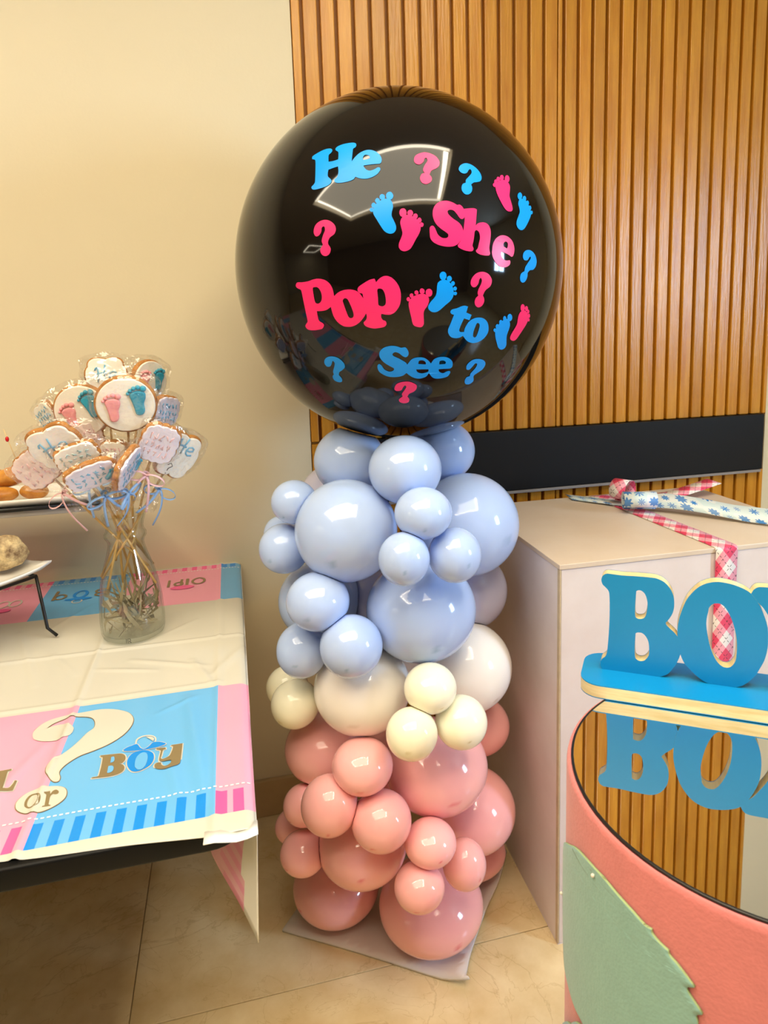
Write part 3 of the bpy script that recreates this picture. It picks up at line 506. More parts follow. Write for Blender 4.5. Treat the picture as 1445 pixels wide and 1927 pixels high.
CLOTH_PRINT=[
["question_mark","ivory",[[[-0.3231,1.0823,0],[-0.3239,1.0948,0],[-0.317,1.1116,0],[-0.3066,1.1214,0],[-0.2918,1.1268,0],[-0.2793,1.1291,0],[-0.2601,1.1307,0],[-0.2373,1.1323,0],[-0.2183,1.1276,0],[-0.202,1.1182,0],[-0.1888,1.1057,0],[-0.1802,1.0865,0],[-0.1799,1.0671,0],[-0.1861,1.0473,0],[-0.1965,1.0325,0],[-0.2099,1.0206,0],[-0.2264,1.0114,0],[-0.2427,1.0038,0],[-0.2547,0.9913,0],[-0.261,0.9802,0],[-0.2624,0.9704,0],[-0.2587,0.9593,0],[-0.2589,0.9508,0],[-0.2645,0.9512,0],[-0.2729,0.961,0],[-0.2803,0.9757,0],[-0.2827,0.9892,0],[-0.2798,1.0014,0],[-0.2706,1.0121,0],[-0.2592,1.0281,0],[-0.2506,1.0457,0],[-0.2433,1.0645,0],[-0.236,1.0761,0],[-0.2365,1.0905,0],[-0.2417,1.1051,0],[-0.2504,1.1133,0],[-0.2626,1.118,0],[-0.2777,1.1212,0],[-0.2894,1.1155,0],[-0.3004,1.1079,0],[-0.3073,1.0966,1],[-0.296,1.1021,0],[-0.2817,1.1016,0],[-0.2707,1.0938,0],[-0.2659,1.0836,0],[-0.2673,1.0686,0],[-0.2773,1.0581,0],[-0.2921,1.0567,0],[-0.3068,1.0617,0],[-0.3179,1.0703,0]]]],
["badge","ivory",[[[-0.3007,0.9091,0],[-0.3017,0.9226,0],[-0.2933,0.9361,0],[-0.2773,0.9419,0],[-0.2608,0.9406,0],[-0.2484,0.9334,0],[-0.2426,0.9212,0],[-0.2431,0.9077,0],[-0.2524,0.8961,0],[-0.2663,0.8894,0],[-0.2819,0.8908,0],[-0.2941,0.8986,0]]]],
["letter","gold",[[[-0.2902,0.9082,0],[-0.2918,0.9197,0],[-0.2889,0.929,0],[-0.2827,0.9306,0],[-0.2755,0.924,0],[-0.2724,0.914,0],[-0.2731,0.9043,0],[-0.2776,0.8991,0],[-0.2845,0.9011,0]],[[-0.2873,0.9096,0],[-0.2882,0.9198,0],[-0.2857,0.927,0],[-0.2811,0.9267,0],[-0.2772,0.9199,0],[-0.2763,0.9096,0],[-0.2792,0.9028,0],[-0.2839,0.9038,0]]]],
["letter","gold",[[[-0.2718,0.9298,1],[-0.2648,0.9312,1],[-0.2631,0.9238,1],[-0.2612,0.9301,0],[-0.2575,0.9313,0],[-0.2534,0.9267,0],[-0.2533,0.9216,0],[-0.2566,0.9212,0],[-0.2596,0.9227,0],[-0.2618,0.9177,0],[-0.2601,0.9016,1],[-0.2571,0.8997,1],[-0.2574,0.898,1],[-0.2672,0.8987,1],[-0.2673,0.9009,1],[-0.2648,0.9013,1],[-0.2678,0.924,1],[-0.2711,0.9268,1]]]],
["letter","gold",[[[-0.3505,0.9977,1],[-0.3293,0.9985,1],[-0.3287,0.9951,1],[-0.333,0.9943,1],[-0.3277,0.9531,1],[-0.3204,0.9533,0],[-0.3174,0.962,0],[-0.3169,0.9679,1],[-0.314,0.967,1],[-0.314,0.9468,1],[-0.3393,0.9477,1],[-0.3399,0.9509,1],[-0.3367,0.9523,1],[-0.3433,0.9917,1],[-0.3492,0.994,1]]]],
["letter","gold",[[[-0.2165,0.9435,1],[-0.215,0.9457,1],[-0.209,0.9456,0],[-0.2075,0.9516,0],[-0.2091,0.988,0],[-0.2123,0.9925,1],[-0.2136,0.9964,1],[-0.1954,0.9945,0],[-0.1848,0.9926,0],[-0.1791,0.9861,0],[-0.1775,0.9763,0],[-0.1804,0.9691,0],[-0.184,0.9679,0],[-0.1783,0.9628,0],[-0.1758,0.9554,0],[-0.1774,0.9471,0],[-0.1841,0.9425,0],[-0.1937,0.9411,0],[-0.206,0.9421,0]],[[-0.1966,0.9728,1],[-0.1975,0.9869,1],[-0.1943,0.9871,0],[-0.1921,0.9806,0],[-0.193,0.974,0]],[[-0.1974,0.9497,1],[-0.198,0.9653,1],[-0.193,0.9649,0],[-0.1901,0.9585,0],[-0.1909,0.951,0],[-0.1948,0.9483,0]]]],
["letter","brightblue",[[[-0.1731,0.9613,0],[-0.1739,0.9776,0],[-0.1689,0.989,0],[-0.1602,0.9924,0],[-0.1496,0.9904,0],[-0.1408,0.9806,0],[-0.1382,0.9669,0],[-0.1407,0.954,0],[-0.1486,0.9451,0],[-0.1581,0.9414,0],[-0.1661,0.9459,0]],[[-0.1626,0.9582,0],[-0.1626,0.9742,0],[-0.1586,0.9836,0],[-0.1529,0.9855,0],[-0.1484,0.9794,0],[-0.1465,0.9671,0],[-0.148,0.9517,0],[-0.1522,0.944,0],[-0.1574,0.9455,0],[-0.1611,0.9511,0]]]],
["letter","gold",[[[-0.137,0.9891,1],[-0.1366,0.9922,1],[-0.1246,0.9903,1],[-0.1236,0.9863,1],[-0.1273,0.9838,0],[-0.1282,0.971,0],[-0.1289,0.9642,0],[-0.1261,0.9611,0],[-0.121,0.9619,0],[-0.1163,0.9674,0],[-0.1138,0.9883,0],[-0.1167,0.9916,1],[-0.1162,0.9939,1],[-0.1009,0.9938,1],[-0.1011,0.9536,0],[-0.103,0.9428,0],[-0.1127,0.9367,0],[-0.1227,0.9364,0],[-0.1318,0.9402,0],[-0.1357,0.948,0],[-0.1338,0.9542,0],[-0.128,0.9536,0],[-0.1262,0.9474,0],[-0.1207,0.9424,0],[-0.1146,0.9451,0],[-0.1139,0.9528,0],[-0.1203,0.9536,0],[-0.1283,0.9566,0],[-0.1307,0.9624,0],[-0.1302,0.9787,0],[-0.1307,0.9848,0]]]],
["pacifier_ring","ivory",[[[-0.1684,1.012,0],[-0.1686,1.0246,0],[-0.162,1.0316,0],[-0.1526,1.0322,0],[-0.144,1.0275,0],[-0.1398,1.0199,0],[-0.1397,1.0109,0],[-0.1426,0.9993,0],[-0.1486,0.9938,0],[-0.1566,0.995,0],[-0.1651,1.006,0]],[[-0.1664,1.0114,0],[-0.1663,1.0227,0],[-0.1606,1.0286,0],[-0.1523,1.0293,0],[-0.1448,1.0252,0],[-0.1418,1.0192,0],[-0.1416,1.0115,0],[-0.1444,1.0019,0],[-0.1496,0.997,0],[-0.1567,0.9981,0],[-0.1637,1.0069,0]]]],
["pacifier_shine","ivory",[[[-0.1554,1.0271,1],[-0.1478,1.0253,0],[-0.1429,1.019,0],[-0.1435,1.0121,1],[-0.147,1.0169,0]]]],
["pacifier_shield","brightblue",[[[-0.1833,1.0005,0],[-0.1801,1.0056,0],[-0.1727,1.0096,0],[-0.1657,1.0112,0],[-0.1597,0.9995,0],[-0.154,0.9954,0],[-0.148,1.001,0],[-0.1435,1.0091,0],[-0.1341,1.008,0],[-0.1255,1.0017,0],[-0.1259,0.9981,0],[-0.1329,0.9952,0],[-0.1433,0.9934,0],[-0.1538,0.9929,0],[-0.167,0.9944,0],[-0.179,0.9968,0]]]],
]
SIGN=[
["B",[[[-0.0776,0.9603,0],[-0.0755,0.9669,0],[-0.0707,0.9703,0],[-0.0649,0.9706,0],[-0.0476,0.9699,0],[-0.0286,0.9706,0],[-0.0098,0.9707,0],[-0.0005,0.9698,0],[0.0089,0.9656,0],[0.0164,0.9577,0],[0.0213,0.9479,0],[0.023,0.9378,0],[0.0228,0.9275,0],[0.0203,0.9178,0],[0.015,0.9083,0],[0.0125,0.9052,1],[0.0134,0.9024,0],[0.0181,0.8972,0],[0.0238,0.8922,0],[0.0286,0.8866,0],[0.032,0.8797,0],[0.0337,0.8705,0],[0.0335,0.86,0],[0.0293,0.8467,0],[0.0245,0.8375,0],[0.0182,0.828,0],[0.0108,0.8231,0],[0.0015,0.8201,0],[-0.0157,0.8193,0],[-0.034,0.8197,0],[-0.0545,0.82,0],[-0.0714,0.8202,0],[-0.0759,0.8245,0],[-0.0767,0.832,0],[-0.0746,0.8373,0],[-0.0697,0.8424,0],[-0.0678,0.8498,0],[-0.0666,0.8641,0],[-0.0655,0.8859,0],[-0.0651,0.9128,0],[-0.0658,0.9372,0],[-0.0674,0.9445,0],[-0.0714,0.9493,0],[-0.0758,0.9536,0]],[[-0.0285,0.9482,1],[-0.0295,0.9276,0],[-0.0292,0.9107,0],[-0.0262,0.9069,0],[-0.0215,0.9066,0],[-0.0168,0.9091,0],[-0.0141,0.9152,0],[-0.0128,0.9295,0],[-0.0142,0.9388,0],[-0.0172,0.9458,0],[-0.0215,0.9494,0],[-0.0253,0.9499,0]],[[-0.0281,0.8838,1],[-0.0288,0.8639,0],[-0.0283,0.8489,0],[-0.0263,0.8438,0],[-0.021,0.8416,0],[-0.0153,0.8433,0],[-0.0111,0.8482,0],[-0.009,0.8539,0],[-0.0091,0.8635,0],[-0.0103,0.8729,0],[-0.0142,0.8809,0],[-0.0191,0.885,0],[-0.0248,0.8853,0]]]],
["O",[[[0.0284,0.8958,0],[0.0299,0.9117,0],[0.0338,0.9278,0],[0.0392,0.9429,0],[0.0457,0.9535,0],[0.0541,0.9632,0],[0.0644,0.9698,0],[0.0767,0.9732,0],[0.0889,0.9729,0],[0.1012,0.9704,0],[0.1124,0.9662,0],[0.1205,0.9607,0],[0.1307,0.9469,0],[0.1378,0.9316,0],[0.1426,0.9161,0],[0.1442,0.9002,0],[0.1441,0.8839,0],[0.1412,0.8671,0],[0.1358,0.8531,0],[0.1307,0.8424,0],[0.1218,0.831,0],[0.1137,0.8241,0],[0.1015,0.8197,0],[0.09,0.8192,0],[0.0774,0.8205,0],[0.0666,0.8233,0],[0.0566,0.8297,0],[0.0474,0.8385,0],[0.0393,0.847,0],[0.0334,0.8597,0],[0.03,0.8734,0]],[[0.0678,0.9286,0],[0.0686,0.9342,0],[0.0722,0.9395,0],[0.0769,0.9417,0],[0.0835,0.9414,0],[0.0894,0.9366,0],[0.0954,0.9265,0],[0.1007,0.9129,0],[0.1046,0.897,0],[0.106,0.884,0],[0.1061,0.8697,0],[0.1047,0.8595,0],[0.1002,0.8516,0],[0.0946,0.8489,0],[0.0879,0.8503,0],[0.0809,0.8571,0],[0.0747,0.8696,0],[0.0698,0.8857,0],[0.0662,0.9063,0],[0.0662,0.9185,0]]]],
["Y",[[[0.1205,0.9607,1],[0.1243,0.9675,0],[0.1315,0.9713,0],[0.1504,0.9715,0],[0.1629,0.9709,0],[0.1685,0.9669,0],[0.1679,0.9607,0],[0.1637,0.9555,0],[0.1679,0.9418,0],[0.1757,0.9292,0],[0.1812,0.9418,0],[0.1832,0.9554,0],[0.1785,0.9596,0],[0.1773,0.9658,0],[0.1815,0.9705,0],[0.1946,0.9708,0],[0.2118,0.9702,0],[0.2172,0.9655,0],[0.2159,0.9593,0],[0.2092,0.9553,0],[0.2016,0.9377,0],[0.1908,0.9104,0],[0.1899,0.8933,0],[0.1921,0.8507,0],[0.1953,0.8419,0],[0.2009,0.8361,0],[0.2022,0.8285,0],[0.198,0.8235,0],[0.1756,0.8241,0],[0.1573,0.8266,0],[0.1515,0.8314,0],[0.1521,0.839,0],[0.1582,0.845,0],[0.1605,0.8534,0],[0.1585,0.8965,0],[0.1531,0.9142,0],[0.1433,0.9311,0],[0.1364,0.9418,0],[0.1312,0.9471,1],[0.1259,0.9527,0]]]],
]
LEAF=[[2.747,0.6837,0],[2.9236,0.7205,0],[3.0291,0.7358,0],[3.136,0.743,0],[-3.02,0.7466,0],[-2.9177,0.7442,0],[-2.8373,0.7411,0],[-2.7788,0.7373,0],[-2.7434,0.7381,1],[-2.7376,0.7336,0],[-2.7045,0.7299,0],[-2.6667,0.7279,1],[-2.66,0.7236,0],[-2.6234,0.719,0],[-2.556,0.7071,1],[-2.5859,0.6997,0],[-2.5222,0.6832,1],[-2.5461,0.6776,0],[-2.539,0.6674,0],[-2.5658,0.6392,0],[-2.6434,0.5994,0],[-2.771,0.5538,0],[-2.9114,0.5275,0],[-3.0398,0.5269,0],[3.1163,0.5274,0],[3.025,0.5248,0],[2.9227,0.5281,0],[2.8238,0.5339,0],[2.7725,0.5585,0],[2.7364,0.6117,0]]
LEAF2=[[2.8025,0.4408,1],[2.9013,0.4712,0],[2.9774,0.4883,1],[3.0362,0.5077,0],[3.1019,0.5211,1],[-3.138,0.5236,0],[3.1335,0.5012,0],[3.0224,0.4606,0],[2.8202,0.4074,0]]
PINS=[[-3.0785,0.7379],[2.753,0.6193]]
# ------------------------------------------------------------------ materials
M_wall = mat('wall_paint', 'D9CDAE', 0.55, var=0.03, vscale=3, bump=0.03, bscale=120)
M_ceil = mat('ceiling_paint', 'CFC3AC', 0.8)
M_wall2 = mat('wall_paint_dark', '8F7C62', 0.6)
M_wood = mat('oak', 'CB8E28', 0.30, var=0.4, vscale=9, hex2='B27014', stretch=(6, 6, 0.5), bump=0.12, bscale=30, rnd=0.10)
M_woodback = mat('oak_backing', 'A2680F', 0.5)
M_tile = mat('cream_marble', 'EBDAB0', 0.16, var=0.2, vscale=9, hex2='D6BE8C', bump=0.02, bscale=6, rnd=0.03)
nt = M_tile.node_tree
_b = nt.nodes['Principled BSDF']
_src = _b.inputs['Base Color'].links[0].from_socket
_map = [n for n in nt.nodes if n.type == 'MAPPING'][0]
for _sc, _w, _col, _dist in ((2.2, 0.006, 'A5854F', 1.5), (5.0, 0.008, 'B89A62', 2.0)):
    _n = nt.nodes.new('ShaderNodeTexNoise')
    _n.inputs['Scale'].default_value = _sc
    _n.inputs['Detail'].default_value = 8
    _n.inputs['Distortion'].default_value = _dist
    nt.links.new(_map.outputs[0], _n.inputs['Vector'])
    _s = nt.nodes.new('ShaderNodeMath')
    _s.operation = 'SUBTRACT'
    _s.inputs[1].default_value = 0.5
    nt.links.new(_n.outputs['Fac'], _s.inputs[0])
    _a = nt.nodes.new('ShaderNodeMath')
    _a.operation = 'ABSOLUTE'
    nt.links.new(_s.outputs[0], _a.inputs[0])
    _r = nt.nodes.new('ShaderNodeMapRange')
    _r.inputs[1].default_value, _r.inputs[2].default_value = 0.0, _w
    _r.inputs[3].default_value, _r.inputs[4].default_value = 0.28, 0.0
    nt.links.new(_a.outputs[0], _r.inputs[0])
    _m = nt.nodes.new('ShaderNodeMix')
    _m.data_type = 'RGBA'
    _m.inputs['B'].default_value = lin(_col)
    nt.links.new(_r.outputs[0], _m.inputs['Factor'])
    nt.links.new(_src, _m.inputs['A'])
    _src = _m.outputs['Result']
nt.links.new(_src, _b.inputs['Base Color'])
M_grout = mat('grout', 'A88E68', 0.8)
M_skirt = mat('marble_skirting', 'C9AC80', 0.25, var=0.2, vscale=6)
M_black = mat('black_panel', '0B0A0A', 0.5, spec=0.25)
M_greylip = mat('grey_lip', '8A8482', 0.5)
M_latex = {}


def latex(key, hexcol, dot, rough=0.11):
    M = mat('latex_' + key, hexcol, rough, spec=0.55)
    nt = M.node_tree
    b = nt.nodes['Principled BSDF']
    at = nt.nodes.new('ShaderNodeAttribute')
    at.attribute_name = 'crown'
    mx = nt.nodes.new('ShaderNodeMix')
    mx.data_type = 'RGBA'
    mx.inputs['A'].default_value = lin(hexcol)
    mx.inputs['B'].default_value = lin(dot)
    nt.links.new(at.outputs['Fac'], mx.inputs['Factor'])
    nt.links.new(mx.outputs['Result'], b.inputs['Base Color'])
    b.inputs['Subsurface Weight'].default_value = 0.2
    b.inputs['Subsurface Radius'].default_value = (1, 1, 1)
    b.inputs['Subsurface Scale'].default_value = 0.02
    M_latex[key] = M


latex('blue', 'B2C8F2', '7F9FCB')
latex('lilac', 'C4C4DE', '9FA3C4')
latex('white', 'F4EEE8', 'D8CFC0')
latex('cream', 'FBF7DE', 'D8CC98')
latex('pink', 'FEB9B8', 'EA6E7A')
M_gloss_black = mat('black_latex', '050405', 0.06, spec=0.42)
M_stick = {'b': mat('sticker_blue', '0592F0', 0.3, spec=0.3), 'p': mat('sticker_pink', 'F22C70', 0.3, spec=0.3)}

# ------------------------------------------------------------------ room
RX0, RX1, RY0, RY1, RZ = -8.0, 3.2, -3.4, 1.82, 2.70


def structure(o):
    o['kind'] = 'structure'
    return o


floor = structure(box('floor', RX0, RX1, RY0, RY1 + 0.1, -0.06, -0.004, M_grout))
TS, TSX = 0.60, 1.20
tile_me = box_mesh('tile', 0.001, TSX - 0.001, 0.001, TS - 0.001, -0.012, 0.0, 0.0007, 1)
tile_me.materials.append(M_tile)
for i in range(-7, 3):
    for j in range(-8, 1):
        x, y = -0.272 + i * TSX, 1.266 + j * TS
        link('tile', tile_me, None, floor, (x, y, 0))

wall_far = structure(box('wall_far', RX0, 0.197, RY1, RY1 + 0.12, 0, RZ, M_wall))
wall_far_r = structure(box('wall_far_right', 1.617, RX1, RY1, RY1 + 0.12, 0, RZ, M_wall))
structure(box('wall_left', RX0 - 0.1, RX0, RY0, RY1 + 0.12, 0, RZ, M_wall))
structure(box('wall_near', RX0, RX1, RY0 - 0.1, RY0, 0, RZ, M_wall2))
wy0, wy1, wz0, wz1 = -1.16, -0.52, 1.24, 2.20
wr = bmesh.new()
for y0, y1, z0, z1 in ((RY0, wy0, 0, RZ), (wy1, RY1 + 0.12, 0, RZ), (wy0, wy1, 0, wz0), (wy0, wy1, wz1, RZ)):
    vv = [wr.verts.new((x, y, z)) for x in (RX1, RX1 + 0.1) for y in (y0, y1) for z in (z0, z1)]
    for f in ((0, 1, 3, 2), (4, 6, 7, 5), (0, 4, 5, 1), (2, 3, 7, 6), (0, 2, 6, 4), (1, 5, 7, 3)):
        wr.faces.new([vv[i] for i in f])
structure(link('wall_right', bm_mesh(wr, 'wall_right'), M_wall))
win = structure(empty('window_1', (RX1, (wy0 + wy1) / 2, (wz0 + wz1) / 2)))
M_frame = mat('window_frame', 'D8D8D4', 0.4)
yc, zc = (wy0 + wy1) / 2, (wz0 + wz1) / 2
for nm, y0, y1, z0, z1 in (('frame_rail', wy0, wy1, wz0, wz0 + 0.04), ('frame_rail', wy0, wy1, wz1 - 0.04, wz1), ('frame_stile', wy0, wy0 + 0.04, wz0 + 0.04, wz1 - 0.04),
                           ('frame_stile', wy1 - 0.04, wy1, wz0 + 0.04, wz1 - 0.04), ('mullion', yc - 0.015, yc + 0.015, wz0 + 0.04, wz1 - 0.04)):
    box(nm, -0.04, 0.02, y0 - yc, y1 - yc, z0 - zc, z1 - zc, M_frame, win, 0.003)
M_pane = mat('window_pane', 'BFD4E6', 0.1)
box('pane', 0.03, 0.036, wy0 - yc, wy1 - yc, wz0 - zc, wz1 - zc, M_pane, win)

cb = bmesh.new()
for x0, x1, y0, y1, z0, z1 in ((RX0, TX0, RY0, RY1 + 0.12, RZ, RZ + 0.16), (TX1, RX1, RY0, RY1 + 0.12, RZ, RZ + 0.16), (TX0, TX1, RY0, TY0, RZ, RZ + 0.16),
                               (TX0, TX1, TY1, RY1 + 0.12, RZ, RZ + 0.16), (TX0, TX1, TY0, TY1, RZ + 0.12, RZ + 0.16)):
    vv = [cb.verts.new((x, y, z)) for x in (x0, x1) for y in (y0, y1) for z in (z0, z1)]
    for f in ((0, 1, 3, 2), (4, 6, 7, 5), (0, 4, 5, 1), (2, 3, 7, 6), (0, 2, 6, 4), (1, 5, 7, 3)):
        cb.faces.new([vv[i] for i in f])
structure(link('ceiling', bm_mesh(cb, 'ceiling'), M_ceil))

# marble skirting along the cream wall
structure(box('baseboard_far', RX0, 0.197, RY1 - 0.013, RY1, 0, 0.108, M_skirt, None, 0.002))
structure(box('baseboard_far_right', 1.617, RX1, RY1 - 0.013, RY1, 0, 0.108, M_skirt, None, 0.002))

# slatted oak wall: backing plus one object per slat
slat_wall = structure(box('wall_slatted', 0.197, 1.617, RY1 + 0.012, RY1 + 0.12, 0, RZ, M_woodback))
PITCH, SW = 0.0425, 0.0335
cache = {}


def slat(x0, x1, z0, z1):
    key = (round(x1 - x0, 4), z0)
    if key not in cache:
        me = box_mesh('slat', 0, x1 - x0, -0.004, 0.0125, z0, z1, 0.0022, 2)
        me.materials.append(M_wood)
        cache[key] = me
    link('slat', cache[key], None, slat_wall, (x0, RY1, 0))


SEAM = 0.901
edges = [(0.199, 0.219)]
x = 0.2275
while x + SW < SEAM - 0.012:
    edges.append((x, x + SW))
    x += PITCH
edges.append((x, SEAM - 0.0015))
edges.append((SEAM + 0.0015, SEAM + 0.0125))
x = SEAM + 0.0215
while x + SW < 1.616:
    edges.append((x, x + SW))
    x += PITCH
if 1.615 - x > 0.008:
    edges.append((x, 1.615))
for x0, x1 in edges:
    slat(x0, x1, 1.046, RZ)
    slat(x0, x1, 0.0, 0.868)
    if x1 < 0.30:
        slat(x0, x1, 0.872, 1.04)
pan = empty('wall_panel', (0.95, RY1 - 0.02, 0.955))
tag(pan, 'long black horizontal panel set into the slatted oak wall behind the box', 'wall panel')
box('face', 0.30 - 0.95, 1.597 - 0.95, 0.0, 0.045, 0.872 - 0.955, 1.045 - 0.955, M_black, pan, 0.002)
box('lip', 0.30 - 0.95, 1.590 - 0.95, -0.004, 0.04, 0.864 - 0.955, 0.8715 - 0.955, M_greylip, pan, 0.001)

# ------------------------------------------------------------------ table and cloth
M_tabedge = mat('table_black', '080707', 0.5, spec=0.2)
M_steel = mat('table_leg', '2A2A2C', 0.4, 0.6)
table = empty('folding_table', (-0.9, 1.3, 0))
tag(table, 'folding table with thick black edge under the printed party cloth', 'table')
TBX0, TBX1, TBY0, TBY1, TBZ = -1.80, -0.010, 0.799, 1.815, 0.7385
rc = 0.05
ol = []
for cx, cy, a0 in ((TBX1 - rc, TBY1 - rc, 0), (TBX0 + rc, TBY1 - rc, PI / 2), (TBX0 + rc, TBY0 + rc, PI), (TBX1 - rc, TBY0 + rc, 1.5 * PI)):
    for k in range(9):
        a = a0 + PI / 2 * k / 8
        ol.append((cx + rc * math.cos(a) + 0.9, cy + rc * math.sin(a) - 1.3))
me = flat_shape([ol], 0.030, 0.004)
o = link('tabletop', me, M_tabedge, table, (0, 0, TBZ - 0.015))
for lx in (-0.76, -1.6):
    for ly in (0.98, 1.62):
        v, f = tube([(lx + 0.9, ly - 1.3, 0), (lx + 0.9, ly - 1.3, TBZ - 0.03)], 0.014, 12)
        mesh('leg', v, f, M_steel, table, True)
    v, f = tube([(lx + 0.9, 0.98 - 1.3, 0.18), (lx + 0.9, 1.62 - 1.3, 0.18)], 0.010, 10)
    mesh('crossbar', v, f, M_steel, table, True)

M_cl = {'ivory': mat('cloth_ivory', 'CBC7BA', 0.18), 'pink': mat('cloth_pink', 'EE9DB8', 0.2), 'blue': mat('cloth_blue', '66AEE2', 0.2),
        'hotpink': mat('cloth_hot_pink', 'F0599A', 0.22), 'brightblue': mat('cloth_bright_blue', '0586E0', 0.22), 'gold': mat('cloth_gold', '94825C', 0.3, 0.35),
        'white': mat('cloth_white', 'F2F0EA', 0.22), 'pinkback': mat('cloth_pink_back', 'EFB6C8', 0.3)}
WR = [((-0.276, 0.6), (-0.276, 1.9), 0.0022, 0.0045), ((-0.053, 0.6), (-0.053, 1.9), 0.0018, 0.004), ((-2.0, 1.372), (0, 1.356), 0.002, 0.004),
      ((-2.0, 1.172), (-0.05, 1.168), 0.0012, 0.004), ((-0.21, 1.30), (-0.07, 1.235), 0.0016, 0.006), ((-0.27, 1.28), (-0.16, 1.245), 0.0015, 0.004), ((-0.10, 1.27), (-0.06, 1.16), 0.002, 0.006),
      ((-0.45, 1.5), (-0.36, 1.25), 0.0012, 0.006), ((-0.36, 1.37), (-0.30, 1.27), 0.0012, 0.006), ((-0.10, 1.13), (-0.065, 0.86), 0.0022, 0.010), ((-0.145, 1.09), (-0.085, 1.13), 0.0012, 0.004),
      ((-0.06, 1.20), (-0.006, 1.30), 0.002, 0.007), ((-0.30, 1.05), (-0.36, 0.85), 0.0014, 0.008), ((-0.16, 1.40), (-0.10, 1.46), 0.0012, 0.005), ((-0.12, 0.97), (-0.09, 0.84), 0.0016, 0.008), ((-0.33, 1.62), (-0.39, 1.5), 0.001, 0.005)]
TZC = 0.7405


def cloth_z(x, y):
    z = TZC
    for (ax, ay), (bx, by), h, w in WR:
        dx, dy = bx - ax, by - ay
        L2 = dx * dx + dy * dy
        t = ((x - ax) * dx + (y - ay) * dy) / L2
        tt = min(1, max(0, t))
        d2 = (x - ax - tt * dx) ** 2 + (y - ay - tt * dy) ** 2
        z += 1.5 * h * math.exp(-d2 / (w * w)) * (1 if (bx - ax) ** 2 + (by - ay) ** 2 > 0.9 else math.sin(PI * (0.15 + 0.7 * tt)))
    z += 0.0006 * math.sin(23 * x + 3 * math.sin(9 * y)) * math.sin(17 * y + 2)
    if y < 0.812:
        z -= 0.0008 * ((0.812 - y) / 0.03) ** 2
    if x > -0.018:
        z -= 0.006 * ((x + 0.018) / 0.015) ** 2
    return z


xs = [-0.052 - 0.218 / 18 * i for i in range(46, 145)]
S = 0.218 / 54
xs += [-0.052 - S * k for k in range(139, 0, -1)] + [-0.052, -0.0447, -0.0374, -0.0301, -0.0228, -0.0165, -0.0120, -0.0075, -0.003]
xs = sorted(v for v in set(round(q, 5) for q in xs) if v > -1.8)
ys = [0.776 + 0.0046 * i for i in range(230)]
ys = sorted(set([round(y, 4) for y in ys if y < 1.826] + [0.822, 0.868, 1.153, 1.56, 1.786, 1.812]))
ys = [y for i, y in enumerate(ys) if y in (0.822, 0.868, 1.153, 1.56, 1.786, 1.812) or not any(abs(y - q) < 0.0016 for q in (0.822, 0.868, 1.153, 1.56, 1.786, 1.812))]


def front_y(x, y):
    # the front hem lies a little askew on the table edge
    if y >= 0.822:
        return y
    y0 = 0.788 + min(0.026, max(0, (-0.06 - x) * 0.105)) + 0.0015 * math.sin(31 * x)
    return 0.822 - (0.822 - y) / (0.822 - 0.776) * (0.822 - y0)


vs = [(x, front_y(x, y), cloth_z(x, y)) for y in ys for x in xs]
keys = list(M_cl)


def cloth_key(x, y):
    k = math.floor((x + 0.052) / 0.218)
    par = k % 2 if k < 0 else 0
    # front: blue panel next to the end strip, back: pink panel next to the end strip
    if 0.822 < y < 1.153:
        blue = (k % 2 == 1)
    elif 1.56 < y < 1.812:
        k = math.floor((x + 0.052) / (0.218 if x > -0.27 else 0.2))
        blue = (k % 2 == 0)
    else:
        return 'ivory'
    stripe = math.floor((x + 0.052) / (0.218 / 18)) % 2 == 0
    if 0.822 < y < 0.868 or 1.786 < y < 1.812:
        if stripe:
            return 'brightblue' if blue else 'hotpink'
    return 'blue' if blue else 'pink'


nx = len(xs)
fs, ids = [], []
for j in range(len(ys) - 1):
    for i in range(nx - 1):
        fs.append((j * nx + i, j * nx + i + 1, (j + 1) * nx + i + 1, (j + 1) * nx + i))
        ids.append(keys.index(cloth_key((xs[i] + xs[i + 1]) / 2, (ys[j] + ys[j + 1]) / 2)))
me = bpy.data.meshes.new('tablecloth')
me.from_pydata(vs, [], fs)
for k in keys:
    me.materials.append(M_cl[k])
me.polygons.foreach_set('material_index', ids)
me.update()
me.shade_smooth()
cloth = link('tablecloth', me)
tag(cloth, 'glossy plastic tablecloth printed with pink and blue squares and question marks', 'tablecloth')
sol = cloth.modifiers.new('thickness', 'SOLIDIFY')
sol.thickness = 0.0006
sol.offset = -1


def onto_cloth(name, key, outs, lift=0.0005, label=None):
    me = fine(flat_shape(outs), 0.005)
    for v in me.vertices:
        v.co.z = cloth_z(v.co.x, v.co.y) + lift
    me.shade_smooth()
    o = link(name, me, M_cl[key], cloth)
    if label:
        o['label'] = label
    return o


def grown(pl, d):
    n = len(pl)
    ar = sum(pl[i - 1][0] * pl[i][1] - pl[i][0] * pl[i - 1][1] for i in range(n))
    sg = 1 if ar > 0 else -1
    out = []
    for i in range(n):
        ax, ay = pl[i - 1]
        bx, by = pl[(i + 1) % n]
        l = math.hypot(bx - ax, by - ay) or 1
        out.append((pl[i][0] + sg * (by - ay) / l * d, pl[i][1] - sg * (bx - ax) / l * d))
    return out


